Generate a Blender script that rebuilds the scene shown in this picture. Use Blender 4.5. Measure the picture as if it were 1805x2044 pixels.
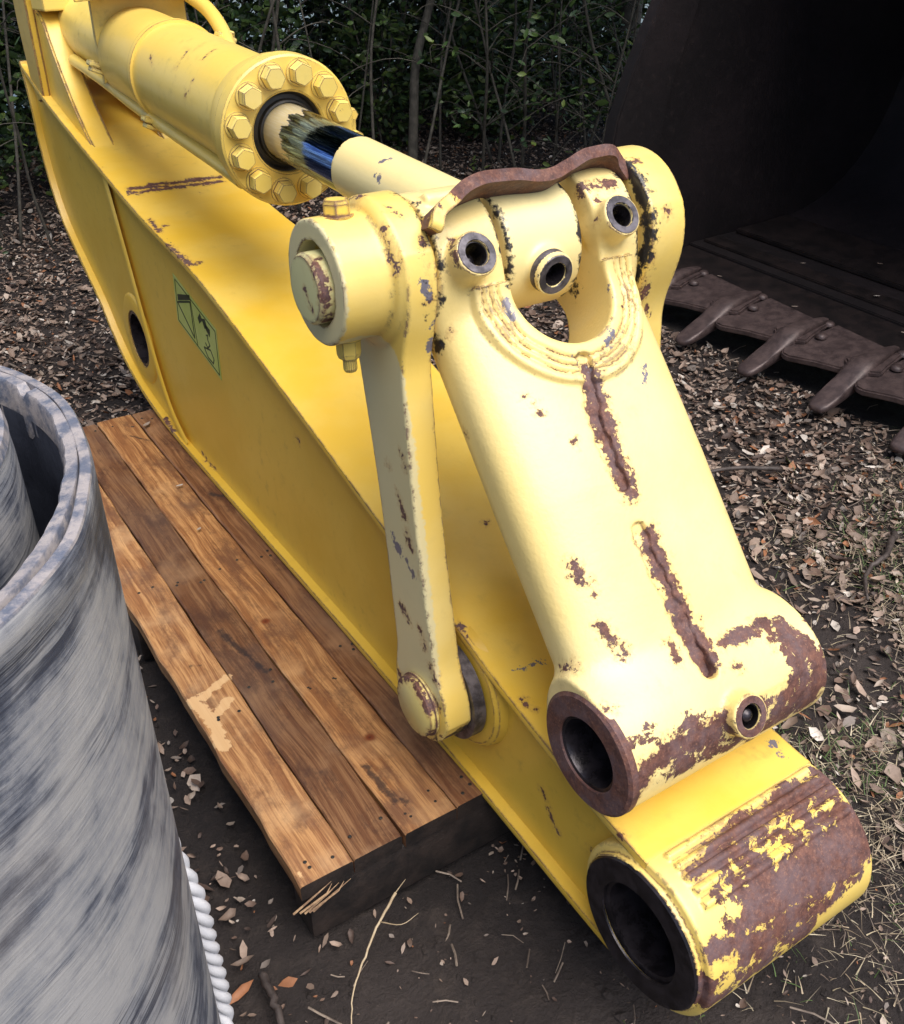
import bpy, bmesh, math, random
import numpy as np
from math import sin, cos, pi, radians as R_
from mathutils import Vector, Matrix

rng = np.random.default_rng(7)
random.seed(7)
sc = bpy.context.scene
for o in list(bpy.data.objects): bpy.data.objects.remove(o)

# ------------------------------------------------------------------ camera
PITCH, YAW, CAMH = R_(32.3), R_(33.1), 1.6
cd = bpy.data.cameras.new('camera'); cam = bpy.data.objects.new('camera', cd)
sc.collection.objects.link(cam); sc.camera = cam
cam.location = (0, 0, CAMH)
cam.rotation_euler = (pi/2 - PITCH, 0, -YAW)
cd.sensor_fit = 'HORIZONTAL'; cd.sensor_width = 36; cd.lens = 36*1931/1805
cd.clip_start = 0.02; cd.clip_end = 2000

# ------------------------------------------------------------------ light
SUN_EL, SUN_AZ = R_(64), R_(172)        # azimuth clockwise from +Y
w = bpy.data.worlds.new("World"); sc.world = w; w.use_nodes = True
nt = w.node_tree; nt.nodes.clear()
sky = nt.nodes.new('ShaderNodeTexSky'); sky.sky_type = 'NISHITA'; sky.sun_disc = False
sky.sun_elevation = SUN_EL; sky.sun_rotation = SUN_AZ
sky.dust_density = 3.0; sky.air_density = 1.0; sky.ozone_density = 1.0
bg = nt.nodes.new('ShaderNodeBackground'); bg.inputs['Strength'].default_value = 0.055
wo = nt.nodes.new('ShaderNodeOutputWorld')
nt.links.new(sky.outputs[0], bg.inputs[0]); nt.links.new(bg.outputs[0], wo.inputs[0])
sl = bpy.data.lights.new('sun', 'SUN'); so = bpy.data.objects.new('sun', sl)
sc.collection.objects.link(so)
sl.energy = 1.5; sl.angle = R_(58); sl.color = (1.0, 0.95, 0.88)
sd = Vector((sin(SUN_AZ)*cos(SUN_EL), cos(SUN_AZ)*cos(SUN_EL), sin(SUN_EL)))
so.rotation_euler = sd.to_track_quat('Z', 'Y').to_euler()
so.location = sd*20
sc.view_settings.view_transform = 'Standard'; sc.view_settings.look = 'None'
sc.view_settings.exposure = 1.68; sc.view_settings.gamma = 1.0
sc.view_settings.use_curve_mapping = False

# ------------------------------------------------------------------ node helpers
def new_mat(name):
    m = bpy.data.materials.new(name); m.use_nodes = True
    m.node_tree.nodes.clear(); return m
class N:
    def __init__(s, m): s.t = m.node_tree; s.n = s.t.nodes
    def add(s, typ, **kw):
        n = s.n.new(typ)
        for k, v in kw.items(): setattr(n, k, v)
        return n
    def set(s, sock, v):
        if isinstance(v, bpy.types.NodeSocket): s.t.links.new(v, sock)
        elif v is not None:
            try: sock.default_value = v
            except Exception: sock.default_value = tuple(v) + (1,)
    def math(s, op, a, b=None, c=None, clamp=False):
        n = s.add('ShaderNodeMath', operation=op, use_clamp=clamp)
        s.set(n.inputs[0], a)
        if b is not None: s.set(n.inputs[1], b)
        if c is not None: s.set(n.inputs[2], c)
        return n.outputs[0]
    def vmath(s, op, a, b=None, out=0):
        n = s.add('ShaderNodeVectorMath', operation=op)
        s.set(n.inputs[0], a)
        if b is not None: s.set(n.inputs[1], b)
        return n.outputs[out]
    def noise(s, vec, scale, detail=4, rough=.55, dist=0, out=0):
        n = s.add('ShaderNodeTexNoise'); s.set(n.inputs['Vector'], vec)
        n.inputs['Scale'].default_value = scale; n.inputs['Detail'].default_value = detail
        n.inputs['Roughness'].default_value = rough; n.inputs['Distortion'].default_value = dist
        return n.outputs[out]
    def ramp(s, fac, stops, interp='LINEAR'):
        n = s.add('ShaderNodeValToRGB'); s.set(n.inputs[0], fac)
        cr = n.color_ramp; cr.interpolation = interp
        while len(cr.elements) < len(stops): cr.elements.new(.5)
        for e, (p, c) in zip(cr.elements, stops):
            e.position = p
            e.color = (c, c, c, 1) if isinstance(c, (int, float)) else tuple(c[:3]) + (1,)
        return n.outputs[0]
    def sstep(s, v, lo, hi):
        n = s.add('ShaderNodeMapRange', interpolation_type='SMOOTHSTEP')
        s.set(n.inputs[0], v); s.set(n.inputs[1], lo); s.set(n.inputs[2], hi)
        return n.outputs[0]
    def mix(s, f, a, b, blend='MIX'):
        n = s.add('ShaderNodeMix', data_type='RGBA', blend_type=blend)
        s.set(n.inputs[0], f); s.set(n.inputs[6], a); s.set(n.inputs[7], b)
        return n.outputs[2]
    def map(s, vec, scale=(1,1,1), rot=(0,0,0), loc=(0,0,0)):
        n = s.add('ShaderNodeMapping'); s.set(n.inputs[0], vec)
        n.inputs['Scale'].default_value = scale; n.inputs['Rotation'].default_value = rot
        n.inputs['Location'].default_value = loc
        return n.outputs[0]
    def pos(s): return s.add('ShaderNodeNewGeometry').outputs['Position']
    def objco(s): return s.add('ShaderNodeTexCoord').outputs['Object']
    def bump(s, h, strength=.3, dist=.002, normal=None):
        n = s.add('ShaderNodeBump'); s.set(n.inputs['Height'], h)
        n.inputs['Strength'].default_value = strength; n.inputs['Distance'].default_value = dist
        if normal is not None: s.set(n.inputs['Normal'], normal)
        return n.outputs[0]
    def bsdf(s, color, rough=.5, metal=0, normal=None, spec=.5, coat=0, **kw):
        b = s.add('ShaderNodeBsdfPrincipled')
        s.set(b.inputs['Base Color'], color); s.set(b.inputs['Roughness'], rough)
        s.set(b.inputs['Metallic'], metal); s.set(b.inputs['Specular IOR Level'], spec)
        b.inputs['Coat Weight'].default_value = coat
        if normal is not None: s.set(b.inputs['Normal'], normal)
        for k, v in kw.items(): s.set(b.inputs[k], v)
        o = s.add('ShaderNodeOutputMaterial'); s.t.links.new(b.outputs[0], o.inputs[0])
        return b

# capsule group: signed distance of P to the segment A-B minus radius
cg = bpy.data.node_groups.new('capsule', 'ShaderNodeTree')
for nm, ty in (('P','NodeSocketVector'),('A','NodeSocketVector'),('AB','NodeSocketVector'),('inv','NodeSocketFloat'),('R','NodeSocketFloat')):
    cg.interface.new_socket(nm, in_out='INPUT', socket_type=ty)
cg.interface.new_socket('D', in_out='OUTPUT', socket_type='NodeSocketFloat')
def _cap():
    gi = cg.nodes.new('NodeGroupInput'); go = cg.nodes.new('NodeGroupOutput'); L = cg.links.new
    def vm(op): n = cg.nodes.new('ShaderNodeVectorMath'); n.operation = op; return n
    def mm(op): n = cg.nodes.new('ShaderNodeMath'); n.operation = op; return n
    pa = vm('SUBTRACT'); L(gi.outputs['P'], pa.inputs[0]); L(gi.outputs['A'], pa.inputs[1])
    dt = vm('DOT_PRODUCT'); L(pa.outputs[0], dt.inputs[0]); L(gi.outputs['AB'], dt.inputs[1])
    t = mm('MULTIPLY'); t.use_clamp = True; L(dt.outputs[1], t.inputs[0]); L(gi.outputs['inv'], t.inputs[1])
    sc_ = vm('SCALE'); L(gi.outputs['AB'], sc_.inputs[0]); L(t.outputs[0], sc_.inputs[3])
    df = vm('SUBTRACT'); L(pa.outputs[0], df.inputs[0]); L(sc_.outputs[0], df.inputs[1])
    ln = vm('LENGTH'); L(df.outputs[0], ln.inputs[0])
    s = mm('SUBTRACT'); L(ln.outputs[1], s.inputs[0]); L(gi.outputs['R'], s.inputs[1])
    L(s.outputs[0], go.inputs[0])
_cap()
def capsules(g, P, caps):
    """caps: list of (A, B, r) -> min distance socket"""
    d = None
    for A, B, r in caps:
        A = Vector(A); B = Vector(B); AB = B-A
        n = g.add('ShaderNodeGroup'); n.node_tree = cg
        g.set(n.inputs['P'], P); n.inputs['A'].default_value = A; n.inputs['AB'].default_value = AB
        n.inputs['inv'].default_value = 1/max(AB.length_squared, 1e-8); n.inputs['R'].default_value = r
        d = n.outputs[0] if d is None else g.math('MINIMUM', d, n.outputs[0])
    return d

ATTRS = {}
def seg_dist(V, caps):
    d = np.full(len(V), 9.0)
    for A, B, r_ in caps:
        A = np.array(A); AB = np.array(B)-A; t = np.clip(((V-A)@AB)/max(AB@AB, 1e-8), 0, 1)
        d = np.minimum(d, np.linalg.norm(V-A-t[:, None]*AB, axis=1)-r_)
    return d
RUST = [(0.0,(.028,.012,.011)),(.4,(.085,.034,.027)),(.7,(.15,.062,.042)),(1.0,(.26,.12,.075))]
def paint(name, base, base2, rust=(), grey=(), bare=(), zone=(), pale=(), attr=False, rough=.38, spots=.0, edge=.006, edge_amt=.5,
          streak=0.0, amp=.012, pitting=.25, dirt=.35, coat=.35):
    """old sprayed paint: colour drift, chips to rust / primer at named places, worn edges, fine casting relief"""
    m = new_mat(name); g = N(m); P = g.pos()
    n1 = g.noise(P, 3.0, 5); n2 = g.noise(P, 26, 6, .65); n3 = g.noise(P, 140, 4, .6); n4 = g.noise(P, 11, 5, .6)
    col = g.mix(g.sstep(n1, .35, .65), base, base2)
    col = g.mix(g.math('MULTIPLY', g.sstep(n4, .5, .75), .25), col, tuple(c*.82 for c in base2))
    dm = g.math('MULTIPLY', g.math('MULTIPLY', g.sstep(n2, .52, .78), g.sstep(n1, .4, .7)), dirt)
    col = g.mix(dm, col, (.16,.10,.045))
    wob = g.math('ADD', g.math('MULTIPLY', g.math('SUBTRACT', g.noise(P, 38, 7, .72), .5), amp*5),
                 g.math('MULTIPLY', g.math('SUBTRACT', n3, .5), amp*2.2))
    def dist_to(caps, key):
        if not attr: return capsules(g, P, caps)
        ATTRS.setdefault(name, {})[key] = caps
        return g.add('ShaderNodeAttribute', attribute_name=key).outputs['Fac']
    masks = []
    if pale:   # sky sheen painted in: greyer tint on faces turned left
        dp = dist_to(pale, 'sheen_d'); col = g.mix(g.math('MULTIPLY', g.sstep(g.math('ADD', dp, g.math('MULTIPLY', wob, .3)), .002, -.002), .68), col, (.63,.60,.40))
    if rust:
        d = dist_to(rust, 'rust_d'); masks.append(g.sstep(g.math('ADD', d, wob), .0015, -.0015))
    if zone:   # flaking field: chips gather towards the named zone
        dz = dist_to(zone, 'zone_d'); zf = g.sstep(dz, .030, -.022)
        fl = g.noise(P, 34, 8, .74, .6); fl2 = g.noise(g.map(P, scale=(1.4,.8,.8), loc=(2,5,1)), 13, 5, .65)
        vv = g.math('ADD', g.math('MULTIPLY', fl, .6), g.math('MULTIPLY', fl2, .4))
        th = g.math('SUBTRACT', .80, g.math('MULTIPLY', zf, .335))
        masks.append(g.sstep(vv, th, g.math('ADD', th, .008)))
    # general specks
    if spots > 0:
        v = g.noise(g.map(P, scale=(1,1,1), loc=(3.1,1.7,.3)), 31, 6, .7)
        gate = g.sstep(g.noise(P, 4.5, 3), .42, .62)
        th = g.math('SUBTRACT', .80, g.math('MULTIPLY', gate, spots*.12))
        masks.append(g.sstep(v, th, g.math('ADD', th, .012)))
    if edge > 0:
        bv = g.add('ShaderNodeBevel', samples=4); bv.inputs[0].default_value = edge
        nn = g.add('ShaderNodeNewGeometry').outputs['Normal']
        dt = g.vmath('DOT_PRODUCT', bv.outputs[0], nn, out=1)
        e = g.math('SUBTRACT', 1.0, dt)
        eg = g.sstep(e, .002, .012)
        e = g.math('ADD', e, g.math('MULTIPLY', g.math('SUBTRACT', g.noise(P, 24, 8, .78), .505), .95))
        masks.append(g.math('MULTIPLY', eg, g.sstep(e, .085 - .07*edge_amt, .115 - .07*edge_amt)))
    mk = None
    for q in masks: mk = q if mk is None else g.math('MAXIMUM', mk, q)
    rc = g.ramp(g.noise(P, 60, 7, .75), [(.25+.5*p, c) for p, c in RUST])
    rc = g.mix(g.math('MULTIPLY', g.sstep(g.noise(P, 21, 7, .7), .40, .66), .75), rc, (.125,.082,.088))
    rc = g.mix(g.math('MULTIPLY', g.sstep(g.noise(P, 190, 4, .7), .52, .7), .5), rc, (.30,.15,.10))
    rgh = g.math('ADD', rough, g.math('MULTIPLY', n2, .12))
    if mk is not None:
        if rust:   # thin orange bleed round the listed chips
            halo = g.sstep(g.math('ADD', d, wob), .012, .0)
            col = g.mix(g.math('MULTIPLY', halo, .38), col, (.46,.24,.07))
        col = g.mix(mk, col, rc); rgh = g.math('ADD', rgh, g.math('MULTIPLY', mk, .28))
    if grey:
        dg = dist_to(grey, 'grey_d'); gm = g.sstep(g.math('ADD', dg, wob), .001, -.001)
        col = g.mix(gm, col, g.mix(n2, (.10,.095,.12), (.22,.20,.24)))
    if bare:
        db = dist_to(bare, 'bare_d'); bm_ = g.sstep(g.math('ADD', db, wob), .004, -.004)
        col = g.mix(bm_, col, (.018,.016,.018)); rgh = g.math('ADD', rgh, g.math('MULTIPLY', bm_, .05))
    h = g.math('ADD', g.math('MULTIPLY', n3, pitting), g.math('MULTIPLY', n2, pitting))
    if mk is not None: h = g.math('SUBTRACT', h, g.math('MULTIPLY', mk, g.math('ADD', .5, g.math('MULTIPLY', g.noise(P, 220, 3), .8))))
    nb = g.bump(h, .55, .0022)
    b = g.bsdf(col, rgh, 0, nb, .5, coat)
    b.inputs['Coat Roughness'].default_value = .22
    if mk is not None: g.set(b.inputs['Coat Weight'], g.math('MULTIPLY', g.math('SUBTRACT', 1.0, mk), coat))
    return m

def simple(name, c1, c2, rough=.6, metal=0, scale=20, bump=.3, bd=.002, detail=6, spec=.5, lo=.35, hi=.65, objc=False):
    m = new_mat(name); g = N(m); P = g.objco() if objc else g.pos()
    n = g.noise(P, scale, detail, .65)
    g.bsdf(g.mix(g.sstep(n, lo, hi), c1, c2), rough, metal, g.bump(g.noise(P, scale*4, 6, .7), bump, bd), spec)
    return m

# ------------------------------------------------------------------ object helpers
COL = sc.collection
def link(name, me, mats, parent=None, label=None, cat=None, kind=None, group=None):
    o = bpy.data.objects.new(name, me); COL.objects.link(o)
    if mats is not None:
        for m in (mats if isinstance(mats, (list, tuple)) else [mats]): me.materials.append(m)
    if parent is not None:
        o.parent = parent
        o.matrix_parent_inverse = Matrix.Translation(-Vector(ABS[parent.name]))
    if label: o['label'] = label
    if cat: o['category'] = cat
    if kind: o['kind'] = kind
    if group: o['group'] = group
    ABS[o.name] = Vector(ABS[parent.name]) - Vector(ABS[parent.name]) if parent is not None else Vector((0,0,0))
    return o
ABS = {}
def thing(name, label, cat, loc=(0,0,0), group=None):
    o = bpy.data.objects.new(name, None); COL.objects.link(o); o.location = loc
    o.empty_display_size = .1
    o['label'] = label; o['category'] = cat
    if group: o['group'] = group
    ABS[o.name] = Vector(loc); return o
def mesh(name, V, F, smooth=False):
    me = bpy.data.meshes.new(name); me.from_pydata([tuple(map(float, v)) for v in V], [], [tuple(map(int, f)) for f in F])
    if smooth: me.polygons.foreach_set('use_smooth', [True]*len(me.polygons))
    me.update(); return me
def bm_mesh(bm, name, smooth=False, angle=None):
    bmesh.ops.recalc_face_normals(bm, faces=bm.faces)
    me = bpy.data.meshes.new(name); bm.to_mesh(me); bm.free()
    if smooth:
        me.polygons.foreach_set('use_smooth', [True]*len(me.polygons))
        if angle: me.set_sharp_from_angle(angle=R_(angle))
    return me
def apply_mods(o):
    dg = bpy.context.evaluated_depsgraph_get()
    me = bpy.data.meshes.new_from_object(o.evaluated_get(dg)); o.modifiers.clear(); old = o.data; o.data = me
    bpy.data.meshes.remove(old)
def prism_x(bm, poly, x0, x1):
    """poly of (y,z) extruded along x"""
    a = [bm.verts.new((x0, y, z)) for y, z in poly]; b = [bm.verts.new((x1, y, z)) for y, z in poly]
    n = len(poly)
    bm.faces.new(a); bm.faces.new(b[::-1])
    for i in range(n): bm.faces.new((a[i], b[i], b[(i+1) % n], a[(i+1) % n]))
def frame(axis):
    a = Vector(axis).normalized(); u = a.cross(Vector((0,0,1)))
    if u.length < 1e-3: u = Vector((1,0,0))
    u.normalize(); return a, u, a.cross(u)
def lathe(bm, prof, origin, axis, seg=48, close=True):
    """prof list of (r, t) along the axis"""
    a, u, v = frame(axis); o = Vector(origin); rings = []
    for r, t in prof:
        if r < 1e-6: rings.append([bm.verts.new(o+a*t)])
        else: rings.append([bm.verts.new(o+a*t+(u*cos(2*pi*i/seg)+v*sin(2*pi*i/seg))*r) for i in range(seg)])
    for p, q in zip(rings[:-1], rings[1:]):
        for i in range(seg):
            j = (i+1) % seg
            if len(p) == 1 and len(q) == 1: continue
            if len(p) == 1: bm.faces.new((p[0], q[j], q[i]))
            elif len(q) == 1: bm.faces.new((p[i], p[j], q[0]))
            else: bm.faces.new((p[i], p[j], q[j], q[i]))
def tube(bm, pts, r, seg=12, cap=True, radii=None):
    pts = [Vector(p) for p in pts]; rings = []
    t0 = (pts[1]-pts[0]).normalized(); a, u, v = frame(t0)
    for i, p in enumerate(pts):
        t = (pts[min(i+1, len(pts)-1)]-pts[max(i-1, 0)]).normalized()
        u = (u - t*u.dot(t)).normalized(); v = t.cross(u)
        rr = radii[i] if radii is not None else r
        rings.append([bm.verts.new(p+(u*cos(2*pi*k/seg)+v*sin(2*pi*k/seg))*rr) for k in range(seg)])
    for p, q in zip(rings[:-1], rings[1:]):
        for k in range(seg): bm.faces.new((p[k], p[(k+1) % seg], q[(k+1) % seg], q[k]))
    if cap: bm.faces.new(rings[0][::-1]); bm.faces.new(rings[-1])
def smooth_path(pts, n=8):
    pts = [Vector(p) for p in pts]; out = []
    P = [pts[0]*2-pts[1]] + pts + [pts[-1]*2-pts[-2]]
    for i in range(1, len(P)-2):
        for k in range(n):
            t = k/n; a, b, c, d = P[i-1], P[i], P[i+1], P[i+2]
            out.append(.5*((2*b)+(c-a)*t+(2*a-5*b+4*c-d)*t*t+(3*b-a-3*c+d)*t**3))
    out.append(pts[-1]); return out
def box(bm, c, s, rot=None, bev=0, seg=2):
    r = bmesh.ops.create_cube(bm, size=1); vs = r['verts']
    M = Matrix.Translation(c) @ (rot.to_4x4() if rot else Matrix.Identity(4)) @ Matrix.Diagonal((*s, 1))
    bmesh.ops.transform(bm, matrix=M, verts=vs)
    if bev:
        es = list({e for v in vs for e in v.link_edges})
        bmesh.ops.bevel(bm, geom=es, offset=bev, segments=seg, affect='EDGES', profile=.6)
def hex_bolt(bm, o, axis, r, h, washer=True, spin=0):
    a, u, v = frame(axis); o = Vector(o)
    if washer: lathe(bm, [(0,0),(r*1.16,0),(r*1.16,h*.14),(0,h*.14)], o, a, 28)
    rings = []
    for rr, t in ((r, h*.1), (r*1.0, h*.78), (r*.9, h), (0, h)):
        if rr == 0: rings.append([bm.verts.new(o+a*t)])
        else:
            ring = []
            for k in range(24):
                th = 2*pi*k/24+spin; hexr = rr*cos(pi/6)/cos((th-spin) % (pi/3)-pi/6)
                if t >= h*.99: hexr = min(hexr, rr*.97)
                ring.append(bm.verts.new(o+a*t+(u*cos(th)+v*sin(th))*hexr))
            rings.append(ring)
    for p, q in zip(rings[:-1], rings[1:]):
        for i in range(24):
            j = (i+1) % 24
            if len(q) == 1: bm.faces.new((p[i], p[j], q[0]))
            else: bm.faces.new((p[i], p[j], q[j], q[i]))

# ------------------------------------------------------------------ signed-distance modelling (surface nets)
def smin(a, b, k):
    h = np.clip(.5+.5*(b-a)/k, 0, 1); return b*(1-h)+a*h-k*h*(1-h)
def smax(a, b, k): return -smin(-a, -b, k)
def nets(fn, lo, hi, h):
    lo = np.array(lo, float); hi = np.array(hi, float); n = np.ceil((hi-lo)/h).astype(int)+1
    ax = [lo[i]+np.arange(n[i])*h for i in range(3)]
    X, Y, Z = np.meshgrid(*ax, indexing='ij', sparse=False)
    V = fn(X.astype(np.float32), Y.astype(np.float32), Z.astype(np.float32))
    del X, Y, Z
    S = V < 0
    c = np.zeros(tuple(n-1), np.int8)
    for i in (0,1):
        for j in (0,1):
            for k in (0,1): c += S[i:n[0]-1+i, j:n[1]-1+j, k:n[2]-1+k]
    cells = np.argwhere((c > 0) & (c < 8))
    idx = -np.ones(tuple(n-1), np.int32); idx[tuple(cells.T)] = np.arange(len(cells))
    acc = np.zeros((len(cells), 3)); cnt = np.zeros(len(cells))
    cor = [(i,j,k) for i in (0,1) for j in (0,1) for k in (0,1)]
    for a in cor:
        for d in range(3):
            if a[d]: continue
            b = list(a); b[d] = 1
            va = V[tuple((cells+a).T)]; vb = V[tuple((cells+b).T)]
            mk = (va < 0) != (vb < 0); t = np.where(mk, va/(va-vb+1e-12), 0)
            p = np.tile(np.array(a, float), (len(cells),1)); p[:, d] = t
            acc[mk] += p[mk]; cnt[mk] += 1
    verts = lo+(cells+acc/cnt[:, None])*h
    F = []
    for d in range(3):
        e1, e2 = [(1,2),(2,0),(0,1)][d]
        sl0 = [slice(1, n[i]-1) for i in range(3)]; sl0[d] = slice(0, n[d]-1); sl1 = list(sl0); sl1[d] = slice(1, n[d])
        A = S[tuple(sl0)]; B = S[tuple(sl1)]
        ch = np.argwhere(A != B)
        if not len(ch): continue
        inside = A[tuple(ch.T)]
        off = np.array([1,1,1]); off[d] = 0; ch = ch+off
        q = []
        for (u, v) in ((-1,-1),(0,-1),(0,0),(-1,0)):
            cc = ch.copy(); cc[:, e1] += u; cc[:, e2] += v; q.append(idx[tuple(cc.T)])
        q = np.stack(q, 1); q[~inside] = q[~inside][:, ::-1]; F.append(q)
    F = np.concatenate(F)
    # pull the vertices on to the surface
    e = h*.25
    for _ in range(3):
        x, y, z = verts.T
        f = fn(x, y, z); gx = (fn(x+e, y, z)-fn(x-e, y, z))/(2*e); gy = (fn(x, y+e, z)-fn(x, y-e, z))/(2*e); gz = (fn(x, y, z+e)-fn(x, y, z-e))/(2*e)
        G = np.stack([gx, gy, gz], 1); L = (G**2).sum(1)+1e-6
        st = -(f/L)[:, None]*G; ln = np.linalg.norm(st, axis=1); st *= np.minimum(1, h*.6/(ln+1e-9))[:, None]
        verts = verts+st*.9
    return verts, F
def nets_obj(name, fn, lo, hi, h, mat, parent=None, tf=None, **kw):
    V, F = nets(fn, lo, hi, h)
    if tf is not None: V = tf(V)
    me = bpy.data.meshes.new(name)
    me.vertices.add(len(V)); me.vertices.foreach_set('co', V.astype(np.float32).ravel())
    me.loops.add(F.size); me.loops.foreach_set('vertex_index', F.astype(np.int32).ravel())
    me.polygons.add(len(F)); me.polygons.foreach_set('loop_start', np.arange(0, F.size, 4, dtype=np.int32))
    me.polygons.foreach_set('loop_total', np.full(len(F), 4, dtype=np.int32))
    me.polygons.foreach_set('use_smooth', np.ones(len(F), bool))
    me.update(calc_edges=True); me.validate()
    for key, caps in ATTRS.get(mat.name, {}).items():
        at = me.attributes.new(key, 'FLOAT', 'POINT'); at.data.foreach_set('value', seg_dist(V, caps).astype(np.float32))
    me.set_sharp_from_angle(angle=R_(48))
    return link(name, me, mat, parent, **kw)
def cylx(x, y, z, cy, cz, r, x0, x1, rnd=.0):
    d = np.hypot(y-cy, z-cz)-r+rnd; e = np.maximum(x0-x, x-x1)+rnd
    return np.minimum(np.maximum(d, e), 0)+np.hypot(np.maximum(d, 0), np.maximum(e, 0))-rnd
def seg_cyl(x, y, z, A, B, r, rnd=.0):
    A = np.array(A, float); B = np.array(B, float); L = np.linalg.norm(B-A); a = (B-A)/L
    px, py, pz = x-A[0], y-A[1], z-A[2]; t = px*a[0]+py*a[1]+pz*a[2]
    rad = np.sqrt(np.maximum((px-t*a[0])**2+(py-t*a[1])**2+(pz-t*a[2])**2, 1e-12))
    d = rad-r+rnd; e = np.maximum(-t, t-L)+rnd
    return np.minimum(np.maximum(d, e), 0)+np.hypot(np.maximum(d, 0), np.maximum(e, 0))-rnd

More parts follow.
